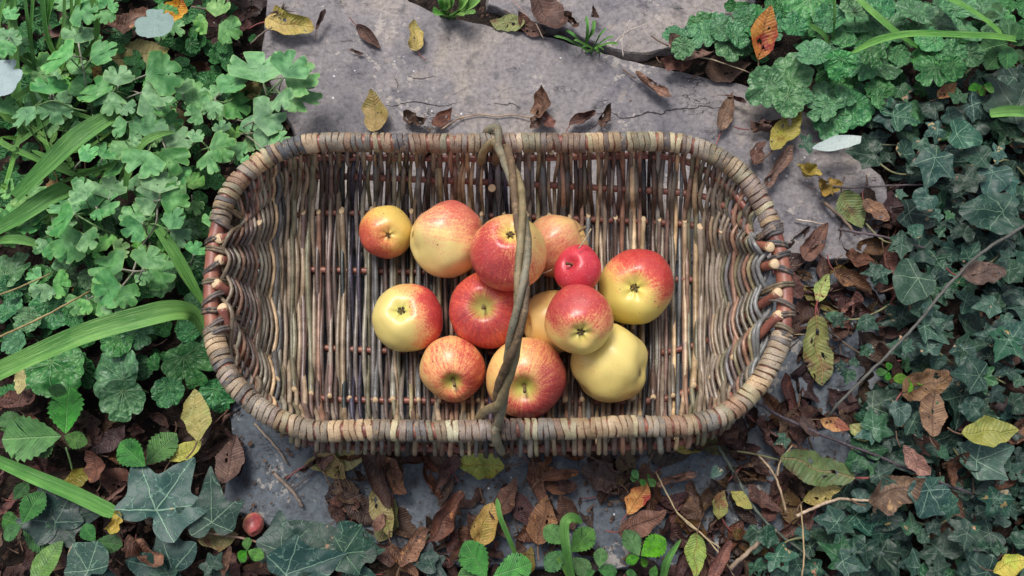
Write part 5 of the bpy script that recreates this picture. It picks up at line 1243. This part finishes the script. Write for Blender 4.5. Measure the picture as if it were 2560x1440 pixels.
fl(2190, 528, 84, -40, 'brownflat', 'tan leaf in front of the ivy, right of the olive one', .02, (1.2, 1.0, .85))
fl(1733, 1106, 100, 28, 'byel', 'yellow-green leaf poking out under the front right of the basket', .006, (.85, .85, .6))
fl(1800, 1262, 76, 80, 'mixg', 'yellow and purple leaf in the litter left of the grey-green stem', .02, (1.1, 1.15, .8))
fl(1852, 1250, 68, -40, 'byel', 'small yellow leaf by the grey-green stem', .02, (.8, .8, .7))
fl(2525, 1412, 96, 20, 'byel', 'bright yellow leaf in the bottom right corner', .06, (1.15, 1.1, .8))
fl(1738, 1388, 112, 265, 'mixg', 'pale green oval leaf hanging point down at the bottom edge', .03, (1.15, 1.5, 1.15))
fl(1800, 1402, 120, 66, 'roll', 'rolled rust-brown leaf at the bottom edge', .03, (1.1, .78, .66))
fl(2230, 1238, 150, 22, 'brown', 'long narrow olive-brown leaf below the holed tan one', .05, (.95, .85, .65))
fl(845, 1148, 160, 10, 'mixg', 'large green and brown leaf half under the front rim at the left', .004, (1.0, .95, .85), pitch=0, roll=0)
fl(1200, 1162, 124, 176, 'mixg', 'mottled yellow-green leaf under the front of the handle', .006, (1.1, 1.15, .95), pitch=0, roll=0)
fl(948, 1200, 160, -66, 'roll', 'black-brown curled leaf on the bluish slab', .012, (.40, .34, .36))
fl(985, 1190, 120, -55, 'brown', 'brown leaf lying along the black-brown curled one', .012, (.7, .55, .48))
fl(868, 1255, 80, -10, 'brown', 'brown leaf at the left of the front litter', .008, (.9, .7, .58))
fl(958, 1285, 130, -66, 'yellow', 'yellow-green leaf blotched dark, right of the bluish slab patch', .016, (.72, .78, .6))
fl(948, 1305, 54, 66, 'brownflat', 'small tan leaf lying on the yellow-green one', .024, (1.25, 1.05, .9))
fl(1120, 1290, 150, 56, 'roll', 'long rolled reddish brown leaf in the middle of the front litter', .022, (.95, .66, .58))
fl(1212, 1312, 126, 72, 'yellowfold', 'folded golden leaf beside the thin grass blade', .026, (1, .85, .6))
fl(1262, 1250, 120, 58, 'brown', 'holed brown leaf above the folded golden one', .02, (.85, .66, .56))
fl(1355, 1300, 130, 80, 'brownflat', 'golden-brown veined leaf left of the bent grass blade', .022, (1.0, .82, .64))
fl(1400, 1188, 100, 10, 'roll', 'arched brown leaf in front of the basket', .022, (.9, .72, .6))
fl(1592, 1245, 92, 58, 'orange', 'amber-yellow leaf under the tiny strawberry seedling', .018, (1.15, 1.1, .75))
fl(1690, 1195, 106, 14, 'roll', 'red-brown rolled leaf in the litter right of the amber leaf', .018, (1.0, .70, .60))
fl(1503, 1192, 112, 160, 'brownflat', 'rounded slate-black leaf in front of the basket', .008, (.42, .44, .48))
fl(1605, 1305, 130, 24, 'brown', 'folded wide brown leaf below the amber leaf', .02, (.9, .68, .58))
fl(1040, 1360, 120, 52, 'brown', 'rust coloured holed leaf near the bottom edge', .024, (1.1, .74, .60))
fl(1010, 1400, 110, -50, 'roll', 'rolled purple-brown leaf at the bottom edge', .026, (.8, .62, .58))
fl(488, 1040, 130, 96, 'byel', 'upright yellow leaf with green veins left of the front rim', .045, (.95, .98, .9), pitch=-4, idx=1)
fl(465, 1130, 92, 30, 'byel', 'yellow leaf behind the glossy strawberry leaflets', .025, (.95, 1.0, .8))
fl(577, 1150, 130, 76, 'brownflat', 'large purplish brown leaf at the edge of the bluish slab', .02, (.75, .58, .56))
fl(196, 1195, 90, 30, 'byel', 'mottled yellow-olive round leaf under the tall seedling', .012, (.72, .74, .5))
fl(298, 1303, 62, 70, 'ycrump', 'crumpled lemon-yellow leaf on the end of the strap leaf', .055, (1.3, 1.25, .9))
fl(238, 1165, 90, 110, 'brown', 'curled tan leaf beside the yellow-olive round one', .02, (.95, .78, .66))
fl(372, 1385, 112, -30, 'crump', 'crumpled papery brown leaf under the lemon-yellow one', .035, (1.2, .98, .85))
fl(545, 1345, 100, 10, 'mixg', 'brown and green leaf beneath the large ivy leaves', .02, (1.0, .85, .7))
fl(572, 1402, 84, 75, 'roll', 'glossy chestnut rolled leaf near the tiny seedling', .035, (1.1, .7, .56))
fl(55, 950, 76, 82, 'yellow', 'pale cream-yellow leaf at the left edge', .03, (1.05, 1.1, 1.1))
fl(60, 1000, 110, 10, 'brown', 'blackish brown leaf under the cream-yellow one', .012, (.55, .46, .42))
fl(118, 1405, 130, 55, 'oval', 'glossy lime green oval leaf in the bottom left corner', .04, (1.9, 1.75, .9))
fl(386, 46, 58, 92, 'pale', 'powdery pale blue-green leaf standing at the top edge', .07, (.36, .5, .46), pitch=-4)
fl(430, 30, 90, 60, 'orange', 'orange-yellow leaf behind the powdery pale one', .03, (1.1, 1.0, .8))
fl(342, 62, 120, 20, 'brown', 'rust and amber leaf beneath the powdery pale one', .02, (1.2, .82, .58))
fl(628, 232, 80, 4, 'ycrump', 'pale tan leaf among the columbine near the slab', .02, (1.0, .98, .9))
fl(660, 285, 60, -40, 'mixg', 'yellow-green leaf under the columbine by the slab edge', .02, (1.2, 1.4, .8))
fl(5, 60 + 120, 80, 70, 'pale', 'white-blue underside of a leaf at the upper left edge', .09, (.75, .8, .86))
fl(250, 180, 70, 110, 'yellow', 'tan leaf on the ground below the columbine stalk', .01, (.8, .72, .6))
fl(350, 140, 160, 10, 'yellow', 'dull yellow leaf on the ground behind the columbine', .005, (.7, .8, .6))
fl(145, 10 + 60, 120, 80, 'brown', 'dark brown leaf between the grass stems', .008, (.7, .55, .5))
# seed head
sh = thing('seed_head', at(708, 32, .02), 'dried brown fluffy seed head lying on the top left of the slab', 'seed head')
for k in range(60):
    a = radians(U(200, 345)) if k < 44 else radians(U(60, 120)); l = U(.010, .022) if k < 44 else U(.004, .012)
    p = at(708, 28, .018); q = p + Vector((cos(a) * l, sin(a) * l, U(-.012, .010)))
    tube('bristle', [p, (p + q) / 2 + Vector((U(-1, 1), U(-1, 1), 1)) * .0015, q], [.0009, .0007, .0003], M_FUZZ, sh, seg=5)
# windfall crab apple
ca = thing('windfall_apple', at(634, 1310, .008), 'small half-rotten pink windfall fruit behind the large ivy leaf', 'windfall apple')
v, f = apple_mesh(.0115, 3.3, (1, 1, 1.25), .12, .05)
ob = bpy.data.objects.new('fruit', mesh('fruit', v, f, mats=[m_apple('windfall_skin', S(196, 150, 110), (YG, 1), S(206, 130, 104), S(190, 74, 86), S(160, 50, 64), (.3, .7, .4), .25, .5, .3, 0, .5, 2.0)]))
scene.collection.objects.link(ob); ob.parent = ca; ca.rotation_euler = (1.1, .2, .3)

# ================================================================ LITTER (many alike leaves)
# low leaves of the ground cover, too many and too hidden to count
vs_l, fs_l, uv_l = [], [], []
def add_leaf(me, M):
    b0 = len(vs_l)
    for q in me.vertices: vs_l.append(M @ q.co)
    uvl = me.uv_layers['uv'].data; tmp = [(0, 0)] * len(me.vertices)
    for lp in me.loops: tmp[lp.vertex_index] = tuple(uvl[lp.index].uv)
    uv_l.extend(tmp)
    for q in me.polygons: fs_l.append(tuple(i + b0 for i in q.vertices))

ZONES = [
    ('front', [(640, 1130), (900, 1110), (1500, 1120), (1850, 1060), (1960, 980), (2010, 1010), (2130, 1090), (2030, 1290), (1960, 1480), (2100, 1800), (700, 1800), (760, 1330), (830, 1240)], 300, 'curled brown dead leaf in the litter in front of the basket'),
    ('right', [(1965, 600), (2060, 560), (2200, 470), (2300, 660), (2240, 900), (2160, 1080), (2000, 1060), (1975, 900), (1990, 760)], 62, 'brown dead leaf in the gap between the right basket end and the ivy'),
    ('left', [(-500, 900), (300, 960), (560, 1000), (600, 1130), (560, 1280), (700, 1450), (700, 1800), (-500, 1800)], 230, 'brown dead leaf showing between the plants at the lower left'),
    ('upper left', [(-200, -100), (640, -100), (650, 200), (690, 300), (500, 520), (505, 880), (-200, 900)], 50, 'brown dead leaf half hidden under the columbine'),
    ('ivy', [(2250, 200), (2800, 100), (2800, 1650), (1950, 1650), (2180, 1100), (2250, 700)], 70, 'brown dead leaf caught between ivy leaves'),
]
TINT = [((.62, .50, .45), 'brown'), ((.52, .41, .38), 'dark brown'), ((.80, .60, .50), 'reddish brown'), ((.42, .36, .36), 'very dark'), ((.60, .45, .42), 'purplish brown'), ((.84, .68, .56), 'pale brown'), ((.36, .31, .33), 'blackish'), ((.74, .54, .45), 'chestnut'), ((.30, .28, .32), 'slate black')]
WORDK = {'brown': 'cupped', 'roll': 'rolled', 'brownflat': 'flat', 'crump': 'crumpled', 'mixg': 'greenish tinged', 'yellow': 'yellowish tinged'}
LAND = [(948, 1200, 'the black-brown curled leaf'), (868, 1255, 'the bluish slab patch'), (1120, 1290, 'the long rolled reddish leaf'), (1212, 1312, 'the folded golden leaf'), (1270, 1340, 'the thin grass blade'), (1355, 1300, 'the golden-brown veined leaf'),
        (1503, 1192, 'the rounded slate-black leaf'), (1592, 1245, 'the amber leaf'), (1690, 1195, 'the red-brown rolled leaf'), (1420, 1330, 'the bent grass blade'), (1600, 1370, 'the yellow-edged strawberry plant'), (1738, 1388, 'the pale green hanging leaf'), (1200, 1162, 'the foot of the handle'),
        (1840, 1190, 'the grey-green stem'), (1733, 1106, 'the front right corner of the basket'), (2035, 1168, 'the pleated dark green leaf'), (1865, 1385, 'the pale broken stick'), (1950, 1200, 'the forked dry stalk'), (1100, 1400, 'the bottom strawberry leaves'), (2090, 1070, 'the flame-orange patched leaf'),
        (2050, 875, 'the greenish pleated leaf'), (2055, 722, 'the mint green leaf'), (2130, 705, 'the open rolled leaf'), (2035, 612, 'the folded leaf at the basket end'), (2130, 525, 'the olive green leaf'), (2180, 800, 'the ivy on bare ground'), (2300, 800, 'the grey diagonal stem'), (2325, 1035, 'the broad tan leaf'), (2468, 1082, 'the yellow and green leaf'),
        (2290, 1152, 'the holed tan leaf'), (2365, 228, 'the orange leaf in the ivy'), (2290, 180, 'the large torn ivy leaf'), (2525, 1412, 'the bright yellow corner leaf'), (2480, 540, 'the very large ivy leaf'), (2230, 1238, 'the narrow olive-brown leaf'), (2250, 420, 'the holed ivy leaves'), (2460, 682, 'the purple-brown holed leaf'),
        (400, 1290, 'the largest ivy leaf'), (540, 1290, 'the pointed ivy leaf'), (488, 1040, 'the upright yellow leaf'), (165, 1090, 'the tall seedling'), (360, 1160, 'the glossy strawberry leaflets'), (577, 1150, 'the purplish leaf by the slab'), (196, 1195, 'the round yellow-olive leaf'), (628, 1312, 'the pink windfall'), (150, 1230, 'the thick strap leaf'),
        (60, 1000, 'the cream-yellow leaf'), (60, 1300, 'the dark strawberry plant'), (118, 1405, 'the lime green oval leaf'), (370, 1385, 'the papery crumpled leaf'), (760, 1400, 'the overlapping bottom ivy'), (320, 950, 'the dark crinkled avens'), (220, 835, 'the broad arching strap leaf'), (190, 355, 'the wide diagonal strap leaf'), (386, 42, 'the powdery pale leaf'),
        (100, 100, 'the grass stems'), (340, 600, 'the middle columbine sprig'), (560, 300, 'the columbine by the slab'), (480, 690, 'the straight strap leaf'), (340, 400, 'the hooked strap leaf'), (160, 290, 'the upper left columbine')]
USED = {}
def litter_label(x, y, tone, kind, ln):
    big_ = 'large' if ln > 100 else ('small' if ln < 78 else '')
    opts = sorted(LAND, key=lambda q: (q[0] - x) ** 2 + (q[1] - y) ** 2)[:3]
    for q in opts:
        dx, dy = x - q[0], y - q[1]
        if abs(dx) < 30 and abs(dy) < 30: rel = 'touching'
        elif abs(dx) > abs(dy): rel = 'right of' if dx > 0 else 'left of'
        else: rel = 'below' if dy > 0 else 'above'
        lab = ' '.join((big_ + ' ' + tone + ' ' + WORDK[kind] + ' dead leaf ' + rel + ' ' + q[2]).split())
        if lab not in USED: break
    USED[lab] = 1
    return lab
BARE = [(700, 1150, 75), (780, 1230, 60), (1010, 1235, 62), (1930, 560, 40), (640, 1060, 40), (870, 1180, 34), (1660, 1190, 26), (1560, 1280, 20), (1180, 1200, 22)]
for nm, P, n, lab in ZONES:
    x0, x1 = min(p[0] for p in P), max(p[0] for p in P); y0, y1 = min(p[1] for p in P), max(p[1] for p in P)
    k = 0; pts = []
    tries = 0
    while k < n and tries < 20000:
        tries += 1
        x, y = U(x0, x1), U(y0, y1)
        if not inpoly(x, y, P): continue
        if any((x - a) ** 2 + (y - b_) ** 2 < r_ * r_ for a, b_, r_ in BARE): continue
        if any((x - a) ** 2 + (y - b_) ** 2 < (22 if nm == 'front' else 34) ** 2 for a, b_ in pts): continue
        pts.append((x, y)); k += 1
        a = U(0, 360); ln = U(60, 125)
        kd = random.choices(['brown', 'roll', 'brownflat', 'crump', 'mixg', 'yellow'], [8, 7, 4, 5, 1.2 if nm != 'ivy' else 0, .5])[0]
        dx, dy = cos(radians(a)) * ln / 2, sin(radians(a)) * ln / 2; tn = random.choice(TINT)
        if ln < 79 or not (-20 < x < 2580 and -20 < y < 1460):
            add_leaf(random.choice(L['brown' if kd in ('mixg', 'yellow') else kd]), leaf_M(x - dx, y - dy, x + dx, y + dy, U(-.004, .012) if nm == 'front' else U(-.012, .006), U(-14, 14), U(-40, 40)))
            continue
        o = put(kd, None, x - dx, y - dy, x + dx, y + dy, U(-.004, .012) if nm == 'front' else (U(.0, .028) if nm == 'ivy' else U(-.012, .006)), U(-14, 14), U(-40, 40), tuple(q * U(.72, .98) for q in tn[0]) + (1,), 1.0, name='dead_leaf')
        tag(o, litter_label(x, y, tn[1], kd, ln), 'dead leaf', 'brown leaf litter ' + nm)
o = obj('small_leaf_litter', mesh('small_leaf_litter', vs_l, fs_l, uv=uv_l, mats=[M_DEAD]), None, (.46, .37, .33, 1)); o['kind'] = 'stuff'
vs_l, fs_l, uv_l = [], [], []
# crushed fragments and crumbs nobody could count
vc = []; fc = []; colr = []
def frag(p, s_, tilt):
    b0 = len(vc); n = random.choice([4, 5, 6]); a0 = U(0, 6)
    nx = Vector((U(-tilt, tilt), U(-tilt, tilt), 1)).normalized(); a_ = nx.orthogonal().normalized(); b_ = nx.cross(a_)
    el = U(.35, 1)
    for i in range(n):
        r_ = s_ * U(.6, 1.1); vc.append(p + a_ * cos(a0 + i * 2 * pi / n) * r_ + b_ * sin(a0 + i * 2 * pi / n) * r_ * el)
    vc.append(p + nx * s_ * U(.05, .2))
    for i in range(n): fc.append((b0 + i, b0 + (i + 1) % n, b0 + n))
SLABZ = [(700, 1150, 105), (780, 1230, 90), (1010, 1235, 70)]
SP = [(672, -30), (660, 60), (655, 150), (700, 250), (745, 350), (560, 560), (560, 600), (1985, 600), (2100, 540), (2150, 440), (2060, 300), (1960, 262), (1870, 218), (1560, 150), (1380, 95), (1180, 58), (1060, 22), (985, -30)]
FP = [(1230, -90), (1222, 10), (1500, 112), (1760, 110), (1880, 30), (1900, -120)]
for _ in range(22000):
    x, y = U(-700, 3300), U(-450, 1900)
    ins = inpoly(x, y, SP) or inpoly(x, y, FP)
    if ins and rnd() > .012: continue
    onb = 590 < x < 2180 and 640 < y < 1400
    if onb and (any((x - a) ** 2 + (y - b_) ** 2 < r_ * r_ for a, b_, r_ in SLABZ) or y < 1040) and rnd() > .25: continue
    z = .0006 if ins or onb else -.016
    s_ = (.0018 if ins else U(.0012, .007)) * U(.5, 1.2)
    if onb: s_ *= U(.25, .9)
    frag(at(x, y, z) + Vector((0, 0, s_ * (.08 if onb or ins else .4))), s_, .12 if onb or ins else .9)
t = NT('leaf_fragments'); p = t.pos()
c = t.ramp(t.noise(p, 130, 3, .7), [(.3, S(38, 28, 24)), (.48, S(70, 52, 42)), (.6, S(96, 72, 58)), (.75, S(134, 108, 82))])
M_FRAG = t.out(c, .75, None, .3)
o = obj('leaf_litter', mesh('leaf_litter', vc, fc, smooth=False, mats=[M_FRAG])); o['kind'] = 'stuff'
low = [fan_leaf('leaf', [(x, y) for x, y in out_geum(36, 9)], (0, .3), M_GEUM, def_green(i * 2.3, .10, .2, .12), 3) for i in range(4)]
iv_low = [fan_leaf('leaf', out_ivy(v=i), (0, .25), M_IVY, def_green(i, .05, .15, .12), 2) for i in range(5)]
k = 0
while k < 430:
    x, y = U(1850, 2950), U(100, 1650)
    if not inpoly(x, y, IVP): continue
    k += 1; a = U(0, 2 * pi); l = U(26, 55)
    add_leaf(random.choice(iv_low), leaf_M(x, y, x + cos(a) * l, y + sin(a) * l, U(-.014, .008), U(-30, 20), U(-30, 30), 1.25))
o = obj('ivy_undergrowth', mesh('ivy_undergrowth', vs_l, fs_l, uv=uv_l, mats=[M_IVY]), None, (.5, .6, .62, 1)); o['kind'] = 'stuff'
vs_l, fs_l, uv_l = [], [], []
LP = [[(-800, -500), (640, -500), (600, 40), (500, 560), (500, 860), (250, 950), (-800, 1300)], [(-350, -200), (630, -200), (640, 60), (640, 150), (690, 300), (560, 430), (505, 560), (500, 860), (520, 900), (250, 950), (-350, 900)], [(1780, 90), (1950, -200), (2950, -200), (2950, 200), (2200, 260), (2000, 250), (1900, 180)], [(1700, -500), (3400, -500), (3400, 250), (2560, 150), (1950, -60)]]
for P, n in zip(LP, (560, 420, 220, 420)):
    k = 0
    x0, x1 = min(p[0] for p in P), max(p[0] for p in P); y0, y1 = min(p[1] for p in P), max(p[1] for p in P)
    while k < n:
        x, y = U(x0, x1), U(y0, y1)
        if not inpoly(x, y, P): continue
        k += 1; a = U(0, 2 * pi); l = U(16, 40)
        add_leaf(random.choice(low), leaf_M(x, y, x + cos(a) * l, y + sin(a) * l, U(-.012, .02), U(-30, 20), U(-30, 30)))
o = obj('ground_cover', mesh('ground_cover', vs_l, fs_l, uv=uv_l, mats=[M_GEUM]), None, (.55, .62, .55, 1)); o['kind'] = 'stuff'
